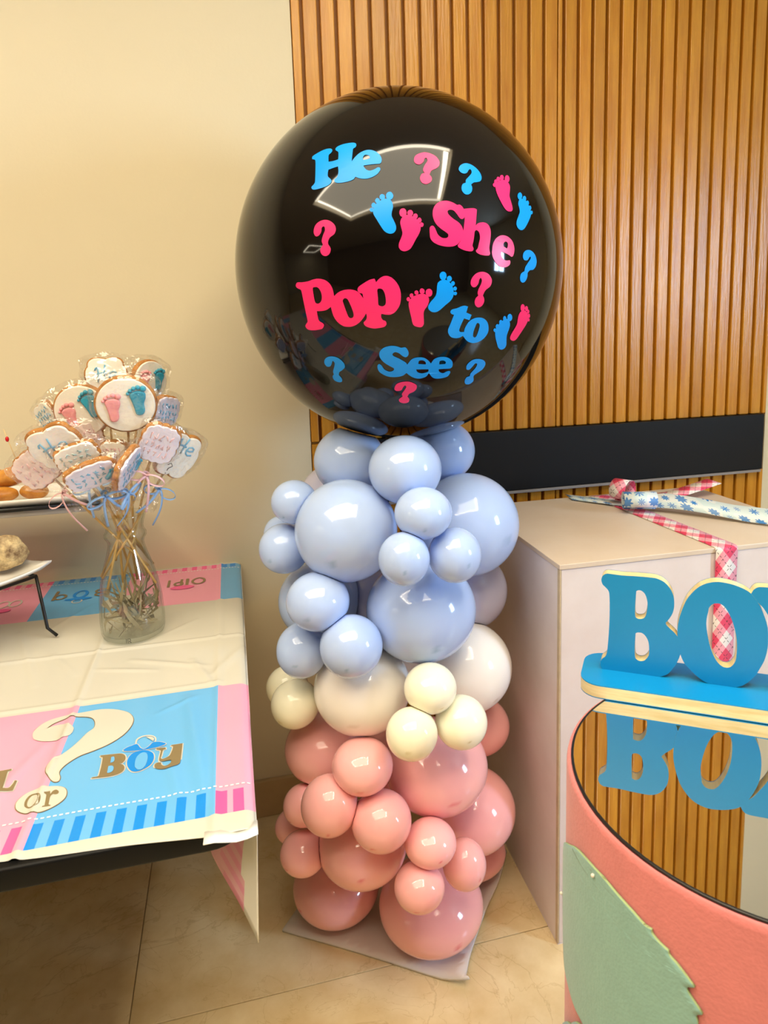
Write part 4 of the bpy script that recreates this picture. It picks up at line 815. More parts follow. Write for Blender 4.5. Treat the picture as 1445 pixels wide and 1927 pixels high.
for n, key, outs in CLOTH_PRINT:
    pl = [spline(p, 4) for p in outs]
    if n == 'letter' and key != 'x':
        onto_cloth('letter_edge', 'ivory', [grown(pl[0], 0.0016)] if len(pl[0]) > 0 and pl[0][0][1] < 0.95 or True else pl[:1], 0.0006)
    if n in ('question_mark', 'badge'):
        onto_cloth('print_edge', 'gold', [grown(pl[0], 0.0010)], 0.0005)
    lift = {'badge': 0.0011, 'question_mark': 0.0011, 'pacifier_ring': 0.0008, 'pacifier_shield': 0.0013, 'pacifier_shine': 0.0016, 'letter': 0.0013}[n]
    o = onto_cloth(n, key, pl, lift)
    if n == 'pacifier_shield':
        onto_cloth('shield_edge', 'ivory', [grown(pl[0], 0.0012)], 0.0010)
# the blue inside of the printed o
pl = [spline(p, 4) for p in CLOTH_PRINT[6][2]]
onto_cloth('letter_counter', 'blue', [pl[1]], 0.0018)
# counters of the printed B
for idx, key in ((5, 'blue'),):
    for q in CLOTH_PRINT[idx][2][1:]:
        onto_cloth('letter_counter', key, [spline(q, 4)], 0.0018)
# dotted stitch line above the stripes, both bands (printed dots too small to be picked apart: one part)
dots = []
for yy, sgn in ((0.8765, 1), (1.779, -1)):
    x = -0.6
    while x < -0.004:
        w, hh = 0.0020, 0.0013
        r = [(x - w, yy - hh), (x + w, yy - hh), (x + w, yy + hh), (x - w, yy + hh)]
        dots.append(([(a, b, cloth_z(a, b) + 0.0007) for a, b in r], [(0, 1, 2, 3)]))
        x += 0.0072
v, f = join(*dots)
tag(mesh('stitch_dots', v, f, M_cl['white'], cloth), kind='stuff')
# back band prints, upside down towards the viewer: pale blobs of the question mark and lettering
bx, by = -0.262, 1.615
qm = [(bx + 0.045 * math.cos(a) - 0.005, by + 0.040 * math.sin(a)) for a in [2 * PI * k / 20 for k in range(20)]]
onto_cloth('question_mark', 'ivory', [qm], 0.0007)


def mini(word_x, y, key, acc):
    """upside-down printed word, read from the far side"""
    L = 0.017
    def bar(x0, x1, y0, y1, k, lift=0.0012):
        onto_cloth('letter', k, [[(x0, y0), (x1, y0), (x1, y1), (x0, y1)]], lift)
    def ring(cx, cy, rx, ry, k, w):
        a = [2 * PI * q / 18 for q in range(18)]
        onto_cloth('letter', k, [[(cx + rx * math.cos(t), cy + ry * math.sin(t)) for t in a], [(cx + (rx - w) * math.cos(t), cy + (ry - w) * math.sin(t)) for t in a]], 0.0012)
    return bar, ring


bar, ring = mini(0, 0, '', '')
# "Boy" read from the wall side (so mirrored left to right and top to bottom here)
X, Y = -0.325, 1.695
ring(X - 0.045, Y, 0.017, 0.026, 'brightblue', 0.007)
onto_cloth('pacifier_shield', 'brightblue', [[(X - 0.045 + 0.030 * math.cos(t), Y - 0.030 + 0.008 * math.sin(t)) for t in [2 * PI * q / 16 for q in range(16)]]], 0.0013)
ring(X - 0.045, Y - 0.045, 0.012, 0.012, 'ivory', 0.003)
ring(X, Y + 0.010, 0.016, 0.015, 'gold', 0.006)
ring(X, Y - 0.012, 0.014, 0.013, 'gold', 0.006)
bar(X + 0.010, X + 0.018, Y - 0.026, Y + 0.026, 'gold')
ring(X - 0.088, Y - 0.006, 0.015, 0.018, 'gold', 0.006)
bar(X - 0.104, X - 0.097, Y - 0.026, Y + 0.036, 'gold')
# "GIRL" read from the wall side
X, Y = -0.105, 1.70
ring(X, Y, 0.017, 0.024, 'gold', 0.006)
bar(X - 0.030, X - 0.023, Y - 0.024, Y + 0.024, 'gold')
ring(X - 0.046, Y - 0.008, 0.012, 0.015, 'gold', 0.006)
bar(X - 0.043, X - 0.037, Y - 0.024, Y + 0.024, 'gold')
bar(X - 0.072, X - 0.066, Y - 0.024, Y + 0.024, 'gold')
onto_cloth('pacifier_shield', 'hotpink', [[(X - 0.036 + 0.028 * math.cos(t), Y - 0.036 + 0.013 * math.sin(t)) for t in [2 * PI * q / 16 for q in range(16)]]], 0.0013)
for gx in (-0.505, -0.53):
    ring(gx, 1.68, 0.014, 0.022, 'ivory', 0.004)
onto_cloth('pacifier_shield', 'hotpink', [[(-0.525 + 0.022 * math.cos(t), 1.64 + 0.012 * math.sin(t)) for t in [2 * PI * q / 16 for q in range(16)]]], 0.0013)

# the end of the cloth falling over the short side, flared at the front corner
vs, fs, ids = [], [], []
NU, NV = 60, 12
for i in range(NU + 1):
    u = i / NU
    y = 0.782 + 1.03 * u ** 1.4
    s = (y - 0.782)
    bulge = 0.062 * math.sin(min(1, s / 0.30) * PI) if s < 0.30 else 0
    for j in range(NV + 1):
        v = j / NV
        drop = 0.160 - 0.085 * min(1, s / 0.14) + 0.05 * max(0, min(1, (s - 0.3) / 0.3))
        xx = -0.003 - 0.0065 * v - bulge * v ** 0.4 + 0.004 * math.sin(40 * y) * v
        yy = y + 0.012 * v
        vs.append((xx, yy, 0.7350 - drop * v if j else 0.7345))
for i in range(NU):
    for j in range(NV):
        a = i * (NV + 1) + j
        fs.append((a, a + NV + 1, a + NV + 2, a + 1))
        y = (vs[a][1] + vs[a + NV + 1][1]) / 2
        st = int(j // 1) % 2
        ids.append(0 if y < 0.826 else (2 if 0.826 < y < 0.87 and st else (1 if y < 1.16 else 0)))
me = bpy.data.meshes.new('side_drop')
me.from_pydata(vs, [], fs)
M_cl['pinkstripe'] = mat('cloth_pink_stripe', 'EE9FC0', 0.3)
for k in ('white', 'pinkback', 'pinkstripe'):
    me.materials.append(M_cl[k])
me.polygons.foreach_set('material_index', ids)
me.shade_smooth()
sd = link('side_drop', me, None, cloth)
sd['label'] = 'pink and white cloth corner hanging off the table'
s = sd.modifiers.new('thickness', 'SOLIDIFY')
s.thickness = 0.0006
# loose rolled hem lying at the corner
pts = [(-0.064 + 0.0125 * k, 0.781 - 0.0015 * math.sin(k), 0.742 + 0.003 * math.sin(1.2 * k + 0.6)) for k in range(6)]
v, f, uv = strip(pts, [(0, 0.9, -0.25)] * 6, 0.040, 0.001)
uv_mesh('curled_hem', v, f, uv, M_cl['white'], cloth)

# ------------------------------------------------------------------ balloons
BC, BA, BB = Vector(BLACK[0]), BLACK[1], BLACK[2]


def black_point(az, el, lift=0.0):
    r = 1.0
    x, y, z = math.cos(el) * math.sin(az), -math.cos(el) * math.cos(az), math.sin(el)
    return Vector((x * BA, y * BA, z * BB)) + Vector((x, y, z)) * lift


big = empty('giant_balloon', BC)
tag(big, 'giant glossy black balloon with pink and blue stickers atop the balloon column', 'balloon')
prof = []
for i in range(65):
    el = -PI / 2 + PI * i / 64
    prof.append((BA * math.cos(el), BB * math.sin(el)))
prof[0], prof[-1] = (0, -BB), (0, BB)
v, f = lathe(prof, 128)
mesh('skin', v, f, M_gloss_black, big, True)
v, f = lathe([(0.0, -BB - 0.012), (0.010, -BB - 0.010), (0.012, -BB - 0.002), (0.016, -BB + 0.002)], 16)
mesh('knot', v, f, M_gloss_black, big, True)
for n, c, l, outs in STICKERS:
    pl = [spline(p, 4) for p in outs]
    if n == 'footprint':
        mes = [flat_shape([q]) for q in pl]
    else:
        mes = [flat_shape(pl)]
    vs, fs = [], []
    for me in mes:
        fine(me, 0.03)
        b0 = len(vs)
        vs += [tuple(black_point(v.co.x, v.co.y, 0.0007)) for v in me.vertices]
        fs += [tuple(i + b0 for i in p.vertices) for p in me.polygons]
        bpy.data.meshes.remove(me)
    o = mesh({'word': 'word_sticker'}.get(n, n + '_sticker'), vs, fs, M_stick[c], big, True)
    o['label'] = l

random.seed(4)
AX = Vector((0.33, 1.42))
BIGLIST = [(Vector((b[1], b[2], b[3])), b[4], b[5]) for b in BALLOONS] + [(BC, BA, BB)]
COLNAME = {'blue': 'light_blue_balloon', 'lilac': 'lilac_balloon', 'white': 'white_balloon', 'cream': 'cream_balloon', 'pink': 'pink_balloon'}
sphere_v, sphere_f = ellipsoid((0, 0, 0), 1, 1, 1, 56, 36)
for bi, (key, bx, by, bz, ra, rb, label) in enumerate(BALLOONS):
    c = Vector((bx, by, bz))
    d = Vector((bx - AX.x, by - AX.y, 0))
    d = d.normalized() if d.length > 1e-4 else Vector((0, -1, 0))
    tip = (d + Vector((random.uniform(-.5, .5), -0.5, random.uniform(-0.75, -0.1)))).normalized()
    planes = []
    for q, (c2, a2, b2) in enumerate(BIGLIST):
        if q == bi:
            continue
        dv = c2 - c
        L = dv.length
        n = dv / L
        r1 = 1 / math.sqrt((n.x**2 + n.y**2) / ra**2 + n.z**2 / rb**2)
        r2 = 1 / math.sqrt((n.x**2 + n.y**2) / a2**2 + n.z**2 / b2**2)
        if r1 + r2 > L:
            if q == len(BIGLIST) - 1:
                planes.append((n, max(0.2 * r1, L - r2 - 0.0008)))
            else:
                planes.append((n, max(0.15 * r1, (L + (r1 * r1 - r2 * r2) / L) / 2 - 0.0004)))
    vs = []
    for x, y, z in sphere_v:
        # a blown balloon: very slightly fuller away from its neck
        p = Vector((x * ra, y * ra, z * rb))
        for n, dd in planes:
            k = p.dot(n)
            if k > dd:
                p = p * (dd / k)
        zmin = 0.0095 - c.z
        if p.z < zmin:
            p.z = zmin
        if c.x + p.x > 0.609 and c.y + p.y > 1.20:
            p.x = 0.609 - c.x
        vs.append(tuple(p))
    o = mesh(COLNAME[key], vs, sphere_f, M_latex[key], None, True, c)
    at = o.data.attributes.new('crown', 'FLOAT', 'POINT')
    for i, (x, y, z) in enumerate(sphere_v):
        an = math.acos(max(-1, min(1, Vector((x, y, z)).dot(tip))))
        at.data[i].value = max(0.0, 1 - an / 0.085) ** 0.6 if an < 0.085 else 0.0
    tag(o, label, 'balloon', {'blue': 'light blue balloons of the column', 'lilac': 'lilac balloons of the column', 'white': 'white balloons of the column',
                              'cream': 'cream balloons of the column', 'pink': 'pink balloons of the column'}[key])

# board under the column
M_board = mat('foam_board', 'E3DDD6', 0.5, var=0.04, vscale=10)
bd = [(0.036, 1.412, 1), (0.20, 1.305, 0), (0.378, 1.181, 0), (0.392, 1.187, 0), (0.42, 1.235, 0), (0.49, 1.33, 0), (0.55, 1.40, 0), (0.606, 1.487, 1), (0.44, 1.62, 0), (0.28, 1.73, 1), (0.15, 1.56, 0)]
me = fine(flat_shape([spline(bd, 4)]), 0.03)
for v in me.vertices:
    # the right edge curls up a little
    ex = (v.co.x - 0.378) * 0.8 - (v.co.y - 1.181) * 0.6
    v.co.z = 0.007 + 0.012 * max(0, (ex + 0.06) / 0.06) ** 2 * (1 if v.co.y < 1.5 else 0.3)
me.shade_smooth()
bo = link('foam_board', me, M_board)
s = bo.modifiers.new('thickness', 'SOLIDIFY')
s.thickness = 0.006
s.offset = -1
tag(bo, 'thin whitish square board on the floor under the balloon column', 'board')
# ------------------------------------------------------------------ white box
M_boxp = mat('box_paint', 'E4DDDF', 0.42, var=0.05, vscale=5, hex2='D8CDCC', bump=0.03, bscale=30)
M_boxtop = mat('box_top_warm_lit', 'DCCFC0', 0.42, var=0.05, vscale=4, hex2='D2C0AC')  # white box paint again, with warm overhead light mixed into the colour
M_glue = mat('raw_edge', 'CDBB9C', 0.6, var=0.3, vscale=25)
wb = empty('gift_box', (0.614, 1.216, 0), (0, 0, math.radians(-1)))
tag(wb, 'large white painted wooden gift box with ribbons, beside the balloon column', 'box')
BW, BD, BH = 0.66, 0.50, 0.861
box('front_panel', 0.003, BW, 0.0, 0.010, 0.003, BH - 0.011, M_boxp, wb, 0.001)
box('side_panel', 0.0, 0.0099, 0.0105, BD, 0.003, BH - 0.011, M_boxp, wb, 0.001)
box('side_panel', BW - 0.01, BW, 0.0105, BD, 0.003, BH - 0.011, M_boxp, wb, 0.001)
box('back_panel', 0.0105, BW - 0.0105, BD - 0.01, BD, 0.003, BH - 0.011, M_boxp, wb, 0.001)
box('bottom_panel', 0.0, BW, 0.0, BD, 0.0, 0.0028, M_boxp, wb)
box('lid', -0.002, BW + 0.002, -0.002, BD + 0.002, BH - 0.0105, BH, M_boxtop, wb, 0.0012)
box('corner_bead', -0.0012, 0.0028, -0.0012, 0.010, 0.003, BH - 0.0108, M_glue, wb, 0.001)


def ribbon_mat(name, kind):
    M = bpy.data.materials.new(name)
    M.use_nodes = True
    nt = M.node_tree
    N, Lk = nt.nodes, nt.links
    b = N['Principled BSDF']
    b.inputs['Roughness'].default_value = 0.45
    uv = N.new('ShaderNodeUVMap')
    sp = N.new('ShaderNodeSeparateXYZ')
    Lk.new(uv.outputs[0], sp.inputs[0])

    def mth(op, a, bb=None, c=None):
        n = N.new('ShaderNodeMath')
        n.operation = op
        for i, q in enumerate((a, bb, c)):
            if q is None:
                continue
            if isinstance(q, (int, float)):
                n.inputs[i].default_value = q
            else:
                Lk.new(q, n.inputs[i])
        return n.outputs[0]

    def mixc(fac, a, bb):
        n = N.new('ShaderNodeMix')
        n.data_type = 'RGBA'
        Lk.new(fac, n.inputs['Factor'])
        for key, q in (('A', a), ('B', bb)):
            if isinstance(q, tuple):
                n.inputs[key].default_value = q
            else:
                Lk.new(q, n.inputs[key])
        return n.outputs['Result']
    U, V = sp.outputs[0], sp.outputs[1]
    if kind == 'argyle':
        u = mth('DIVIDE', U, 0.040)
        v = mth('DIVIDE', V, 0.034)
        p = mth('ADD', u, v)
        q = mth('SUBTRACT', u, v)
        fp, fq = mth('FLOOR', p), mth('FLOOR', q)
        pa = mth('MODULO', mth('ADD', fp, 100), 2)
        qa = mth('MODULO', mth('ADD', fq, 100), 2)
        both = mth('MULTIPLY', pa, qa)
        neither = mth('MULTIPLY', mth('SUBTRACT', 1, pa), mth('SUBTRACT', 1, qa))
        c = mixc(both, lin('F0A3B6'), lin('E4486E'))
        c = mixc(neither, c, lin('F3EEEC'))
        l1 = mth('LESS_THAN', mth('ABSOLUTE', mth('SUBTRACT', mth('FRACT', p), 0.5)), 0.022)
        l2 = mth('LESS_THAN', mth('ABSOLUTE', mth('SUBTRACT', mth('FRACT', q), 0.5)), 0.022)
        dash = mth('GREATER_THAN', mth('FRACT', mth('MULTIPLY', U, 130)), 0.45)
        ln = mth('MULTIPLY', mth('MAXIMUM', l1, l2), dash)
        c = mixc(ln, c, lin('30262C'))
    else:
        vo = N.new('ShaderNodeTexVoronoi')
        vo.inputs['Scale'].default_value = 30
        vo.inputs['Randomness'].default_value = 0.35
        Lk.new(uv.outputs[0], vo.inputs['Vector'])
        sub = N.new('ShaderNodeVectorMath')
        sub.operation = 'SUBTRACT'
        sc = N.new('ShaderNodeVectorMath')
        sc.operation = 'SCALE'
        sc.inputs['Scale'].default_value = 1.0
        Lk.new(uv.outputs[0], sub.inputs[0])
        Lk.new(vo.outputs['Position'], sub.inputs[1])
        s2 = N.new('ShaderNodeSeparateXYZ')
        Lk.new(sub.outputs[0], s2.inputs[0])
        an = mth('ARCTAN2', s2.outputs[1], s2.outputs[0])
        pet = mth('MULTIPLY_ADD', mth('COSINE', mth('MULTIPLY', an, 8)), 0.08, 0.36)
        s3 = N.new('ShaderNodeSeparateColor')
        Lk.new(vo.outputs['Color'], s3.inputs[0])
        pet = mth('MULTIPLY', pet, mth('MULTIPLY_ADD', s3.outputs[0], 0.7, 0.6))
        fl = mth('LESS_THAN', vo.outputs['Distance'], pet)
        hue = mixc(s3.outputs[1], lin('1682D8'), lin('6C9BD4'))
        bgm = mixc(s3.outputs[2], lin('E9F0F2'), lin('CFE6EC'))
        c = mixc(fl, bgm, hue)
    Lk.new(c, b.inputs['Base Color'])
    return M


M_arg = ribbon_mat('argyle_ribbon', 'argyle')
M_flo = ribbon_mat('flower_ribbon', 'flower')
# pink argyle ribbon: over the lid, round the front edge and down the front panel
rz = BH + 0.0012
yF = 1.2035
pts = [(0.992, 1.70 - 0.01 * k, rz + 0.0005) for k in range(0, 48)] + [(0.9915, 1.2105, rz + 0.0003), (0.991, 1.2065, rz - 0.001), (0.991, yF, rz - 0.006)] + [(0.991, yF + 0.0003 * (k > 0), rz - 0.012 - 0.02 * k) for k in range(0, 42)]
pts = [(p[0] - 0.012 * max(0, (p[1] - 1.22)) / 0.3, p[1], p[2]) for p in pts]
v, f, uv = strip(pts, (1, 0, 0), 0.053)
o = uv_mesh('argyle_ribbon', v, f, uv, M_arg)
tag(o, 'pink and white argyle ribbon running over the lid and down the box front', 'ribbon')
# blue flowered ribbon lying diagonally across the lid
A = Vector((0.885, 1.705, rz + 0.002))
B = Vector((0.985, 1.565, rz + 0.004))
Cc = Vector((1.26, 1.235, rz + 0.004))
pts = []
for k in range(11):
    p = A.lerp(B, k / 10)
    p.z = rz + 0.0022 + (0.004 * k / 10)
    pts.append(p)
for k in range(1, 27):
    p = B.lerp(Cc, k / 26)
    p.z = rz + 0.006 + 0.012 * math.sin(PI * min(1, k / 16)) * (1 - k / 40)
    pts.append(p)
wds = [Vector((0.15, 0.97, 0.02 if k < 8 else 0.02 + 0.5 * min(1, (k - 8) / 8))) for k in range(len(pts))]
for k, p in enumerate(pts):
    p.z += 0.5 * 0.052 * wds[k].normalized().z
v, f, uv = strip(pts, wds, 0.058)
o = uv_mesh('flower_ribbon', v, f, uv, M_flo)
tag(o, 'white ribbon with blue flowers laid diagonally across the box lid', 'ribbon')
# bow on the lid: two rolled loops and a tail
bow = empty('ribbon_bow', (0.985, 1.545, rz + 0.008))
tag(bow, 'bow of rolled blue flower and pink argyle loops on the box lid', 'bow')


def loop(cx, cy, cz, r1, r2, ang, width, mname, material, n=26, turns=1.0):
    t = Vector((math.cos(ang), math.sin(ang), 0))
    w = Vector((-math.sin(ang), math.cos(ang), 0))
    pts = []
    for k in range(n):
        a = -PI * 0.5 + 2 * PI * turns * k / (n - 1)
        g = 1 - 0.22 * k / n
        pts.append(Vector((cx, cy, cz)) + t * (r1 * g * math.cos(a)) + Vector((0, 0, r2 * g * math.sin(a) + r2)))
    v, f, uv = strip(pts, w, width)
    return uv_mesh(mname, v, f, uv, material, bow)


loop(-0.012, -0.045, 0.004, 0.026, 0.022, 1.2, 0.080, 'blue_loop', M_flo, turns=1.2)
loop(-0.015, 0.03, 0.006, 0.034, 0.030, 0.55, 0.044, 'pink_loop', M_arg, turns=1.1)
pts = []
for k in range(24):
    t = k / 23
    pts.append(Vector((0.02 + 0.27 * t, 0.03 + 0.035 * t, 0.002 + 0.004 * math.sin(3 * t) + 0.034 * max(0, t - 0.45) ** 1.3 * 1.6)))
v, f, uv = strip(pts, (-0.25, 0.95, 0.12), 0.046)
uv_mesh('pink_tail', v, f, uv, M_arg, bow)

# ------------------------------------------------------------------ pink drum plinth with mirror top
M_felt = mat('pink_felt', 'DC7E7C', 0.85, var=0.10, vscale=30, bump=0.15, bscale=260, sheen=0.3)
M_mirror = mat('mirror', 'F2F2F2', 0.015, 1.0)
M_rim = mat('black_rim', '16130F', 0.4)
M_green = mat('green_felt', '8FBBB2', 0.85, var=0.08, vscale=40, bump=0.15, bscale=260, sheen=0.3)
M_greenedge = mat('green_felt_edge', 'A9C48E', 0.85)
M_pearl = mat('pearl', 'F4EADF', 0.2)
drum = empty('drum_plinth', (0.591, 0.625, 0))
tag(drum, 'round pink felt-covered plinth with mirror top and green felt leaves', 'plinth')
v, f = lathe([(0, 0), (0.2345, 0), (0.2365, 0.004), (0.2365, 0.790), (0.2350, 0.7965), (0.2325, 0.7985), (0.2300, 0.7960), (0, 0.7960)], 96)
mesh('body', v, f, M_felt, drum, True)
v, f = lathe([(0.2285, 0.7965), (0.2305, 0.7965), (0.2312, 0.7990), (0.2305, 0.8003), (0.2280, 0.8003), (0.2280, 0.7966)], 96)
mesh('rim', v, f, M_rim, drum, True)
v, f = lathe([(0, 0.7962), (0.2279, 0.7962), (0.2279, 0.8000), (0, 0.8000)], 96)
mesh('mirror_top', v, f, M_mirror, drum)


def on_drum(name, outs, r, thick, material, label):
    outs = [[((p[0] % (2 * PI)) * 0.24, p[1], p[2]) for p in outs]]
    me = fine(flat_shape([spline(q, 5) for q in outs]), 0.012)
    for v in me.vertices:
        a, z = v.co.x / 0.24, v.co.y
        v.co = (r * math.cos(a), r * math.sin(a), z)
    me.shade_smooth()
    o = link(name, me, material, drum)
    me.materials.append(M_greenedge)
    s = o.modifiers.new('thickness', 'SOLIDIFY')
    s.thickness = thick
    s.offset = 0
    s.material_offset_rim = 1
    o['label'] = label
    return o


leaf = on_drum('leaf', LEAF, 0.2392, 0.003, M_green, 'large green felt leaf with toothed edge')
on_drum('leaf', LEAF2, 0.2400, 0.003, M_green, 'tip of a second green felt leaf')
for a, z in PINS:
    v, f = ellipsoid((0.2425 * math.cos(a), 0.2425 * math.sin(a), z), 0.0022, 0.0022, 0.0022, 12, 8)
    mesh('pin', v, f, M_pearl, leaf, True)['label'] = 'pearl pin head'

# ------------------------------------------------------------------ BOY sign
M_sblue = mat('sign_blue', '008CCC', 0.42, var=0.05, vscale=8)
M_ply = mat('plywood_edge', 'EDE0B8', 0.5, var=0.5, vscale=12, hex2='D2BC84', stretch=(1, 1, 9))
TH = math.radians(-34.5)
sign = empty('boy_sign', (1.0145 * -math.sin(TH), 1.0145 * math.cos(TH), 0.8005), (0, 0, TH))
tag(sign, 'blue plywood sign spelling BOY on a long plank, on the mirror plinth', 'sign')


def ply_piece(name, outs, depth, y_front, z_off, label=None):
    """upright letter: XY outline becomes (t, z), front face at y_front"""
    me = flat_shape(outs, depth, 0.0)
    me.materials.append(M_sblue)
    me.materials.append(M_ply)
    me.transform(Matrix(((1, 0, 0, 0), (0, 0, -1, y_front + depth / 2), (0, 1, 0, z_off), (0, 0, 0, 1))))
    me.update()
    for p in me.polygons:
        p.material_index = 0 if abs(p.normal.y) > 0.7 else 1
    o = link(name, me, None, sign)
    if label:
        o['label'] = label
    return o


def thin_face(name, outs, y0, y1, z_off):
    me = flat_shape(outs, y1 - y0, 0.0)
    me.transform(Matrix(((1, 0, 0, 0), (0, 0, -1, (y0 + y1) / 2), (0, 1, 0, z_off), (0, 0, 0, 1))))
    me.update()
    return link(name, me, M_sblue, None)


for nm, outs in SIGN:
    pl = [spline(q, 5) for q in outs]
    o = ply_piece('letter', pl, 0.018, {'B': 0.0003, 'O': 0.0, 'Y': 0.0006}[nm], -0.8005, 'blue letter %s with bare plywood edges' % nm)
    fc = thin_face('face_laminate', pl, 0.0172, 0.0190, -0.8005)
    fc.parent = o
hw, L0, L1, D0, D1 = 0.03, -0.103, 0.245, -0.051, 0.054
ol = []
for cx, cy, a0 in ((L1 - hw, D1 - hw, 0), (L0 + hw, D1 - hw, PI / 2), (L0 + hw, D0 + hw, PI), (L1 - hw, D0 + hw, 1.5 * PI)):
    for k in range(9):
        a = a0 + PI / 2 * k / 8
        ol.append((cx + hw * math.cos(a), cy + hw * math.sin(a)))
me = flat_shape([ol], 0.0172)
o = link('plank', me, M_ply, sign, (0, 0, 0.0103))
me = flat_shape([ol], 0.0016)
link('top_laminate', me, M_sblue, o, (0, 0, 0.0094))
me = flat_shape([ol], 0.0014)
link('bottom_laminate', me, M_sblue, o, (0, 0, -0.0093))

# ------------------------------------------------------------------ cake stands on the table
M_china = mat('white_china', 'F1EFEA', 0.15, spec=0.6)
M_iron = mat('black_iron', '0D0B0B', 0.4)
M_greyboard = mat('grey_board', 'A8A29C', 0.4)  # plain light grey of the board below the tray frame
# low wire stand with a square plate
st = empty('wire_plate_stand', (-0.394, 1.45, 0.742))
tag(st, 'black wire stand with kinked leg holding the lower white plate', 'stand')
u = Vector((-0.655, -0.755, 0))   # along the front rod, away from the visible leg
w = Vector((-0.755, 0.655, 0))    # towards the back
Hh = 0.1315
corners = [Vector((0, 0, Hh)), u * 0.20 + Vector((0, 0, Hh)), u * 0.20 + w * 0.20 + Vector((0, 0, Hh)), w * 0.20 + Vector((0, 0, Hh))]
v, f = tube(corners + [corners[0]], 0.0032, 10)
mesh('ring_rod', v, f, M_iron, st, True)
for c in corners:
    out = (c - (corners[0] + corners[2]) / 2)
    out.z = 0
    out.normalize()
    v, f = tube([c, Vector((c.x, c.y, 0.022)) + out * 0.010, Vector((c.x, c.y, 0.0034)) + out * 0.026], 0.0032, 10)
    mesh('leg', v, f, M_iron, st, True)
pl_ = empty('square_plate', (-0.394, 1.45, 0.742 + Hh + 0.004))
tag(pl_, 'white square china plate on the low wire stand', 'plate')
cen = u * 0.10 + w * 0.10


def ringpts(hw_, z, bow=0.0):
    out = []
    for a, b in ((-1, -1), (1, -1), (1, 1), (-1, 1)):
        for k in range(8):
            t = k / 8
            nxt = {(-1, -1): (1, -1), (1, -1): (1, 1), (1, 1): (-1, 1), (-1, 1): (-1, -1)}[(a, b)]
            p, q = a + (nxt[0] - a) * t, b + (nxt[1] - b) * t
            cr = (abs(p) * abs(q)) ** 3
            out.append(cen - u * (p * hw_) - w * (q * hw_) + Vector((0, 0, z + bow * cr)))
    return out


rings = [ringpts(0.045, 0.004), ringpts(0.075, 0.003), ringpts(0.110, 0.0085, 0.006), ringpts(0.122, 0.0145, 0.010), ringpts(0.121, 0.0105, 0.010), ringpts(0.108, 0.003, 0.005), ringpts(0.075, -0.0008), ringpts(0.045, 0.0)]
vs = [p for r in rings for p in r]
fs = []
for i in range(len(rings) - 1):
    for k in range(32):
        k2 = (k + 1) % 32
        fs.append((i * 32 + k, i * 32 + k2, (i + 1) * 32 + k2, (i + 1) * 32 + k))
fs.append(tuple(range(31, -1, -1)))
fs.append(tuple(range((len(rings) - 1) * 32, len(rings) * 32)))
mesh('dish', vs, fs, M_china, pl_, True)
M_bis = mat('toasted_biscuit', 'E8CC94', 0.75, var=0.9, vscale=60, hex2='54300F', bump=1.0, bscale=45)
random.seed(11)


def lump(name, c, rx, ry, rz, material, label, cat, group, amp=0.12, rot=(0, 0, 0), freq=5):
    v, f = ellipsoid((0, 0, 0), rx, ry, rz, 28, 18)
    ph = [random.uniform(0, 6) for _ in range(6)]
    vv = []
    for x, y, z in v:
        s = 1 + amp * (math.sin(freq * x / rx + ph[0]) * math.sin(freq * y / ry + ph[1]) + 0.6 * math.sin(1.7 * freq * z / rz + ph[2]) * math.sin(freq * 1.3 * x / rx + ph[3])) * 0.6
        vv.append((x * s, y * s, z * s))
    o = mesh(name, vv, f, material, None, True, c, rot)
    return tag(o, label, cat, group)


lump('biscuit', (-0.448, 1.452, 0.926), 0.042, 0.024, 0.037, M_bis, 'toasted beige biscuit with dark brown speckles standing on the lower plate', 'biscuit', None, 0.10, (0.25, 0.2, 0.4))
lump('biscuit', (-0.462, 1.50, 0.905), 0.045, 0.040, 0.018, M_bis, 'flat toasted biscuit lying behind the standing one on the lower plate', 'biscuit', None, 0.08)
# taller tray behind
tr = empty('tray_stand', (-0.52, 1.66, 0.742))
tag(tr, 'black iron frame carrying the upper white tray behind the cookie pops', 'stand')
zz = 0.238
fr = [Vector((-0.27, -0.075, zz)), Vector((0.232, -0.075, zz)), Vector((0.232, 0.075, zz)), Vector((-0.27, 0.075, zz))]
v, f = tube(fr + [fr[0]], 0.0045, 8)
mesh('frame_rod', v, f, M_iron, tr, True)
box('under_board', -0.268, 0.228, -0.070, 0.070, zz - 0.018, zz - 0.0048, M_greyboard, tr, 0.002)
for lx, ly in ((-0.25, -0.075), (-0.25, 0.075), (-0.12, 0.075)):
    v, f = tube([(lx, ly, zz), (lx, ly, 0.0045)], 0.0045, 8)
    mesh('leg', v, f, M_iron, tr, True)
tray = empty('serving_tray', (-0.52, 1.66, 0.742 + zz + 0.0046))
tag(tray, 'long white china tray of pastries on the upper tier', 'tray')
rings = []
for hx, hy, z in ((0.20, 0.05, 0.004), (0.225, 0.066, 0.005), (0.238, 0.080, 0.017), (0.240, 0.0815, 0.017), (0.236, 0.078, 0.009), (0.222, 0.062, 0.0), (0.20, 0.05, 0.0)):
    r = []
    for cx, cy, a0 in ((hx - 0.012, hy - 0.012, 0), (-hx + 0.012, hy - 0.012, PI / 2), (-hx + 0.012, -hy + 0.012, PI), (hx - 0.012, -hy + 0.012, 1.5 * PI)):
        for k in range(6):
            a = a0 + PI / 2 * k / 5
            r.append(Vector((cx + 0.012 * math.cos(a) - 0.02, cy + 0.012 * math.sin(a), z)))
    rings.append(r)
vs = [p for r in rings for p in r]
fs = []
for i in range(len(rings) - 1):
    for k in range(24):
        k2 = (k + 1) % 24
        fs.append((i * 24 + k, i * 24 + k2, (i + 1) * 24 + k2, (i + 1) * 24 + k))
fs += [tuple(range(23, -1, -1)), tuple(range((len(rings) - 1) * 24, len(rings) * 24))]
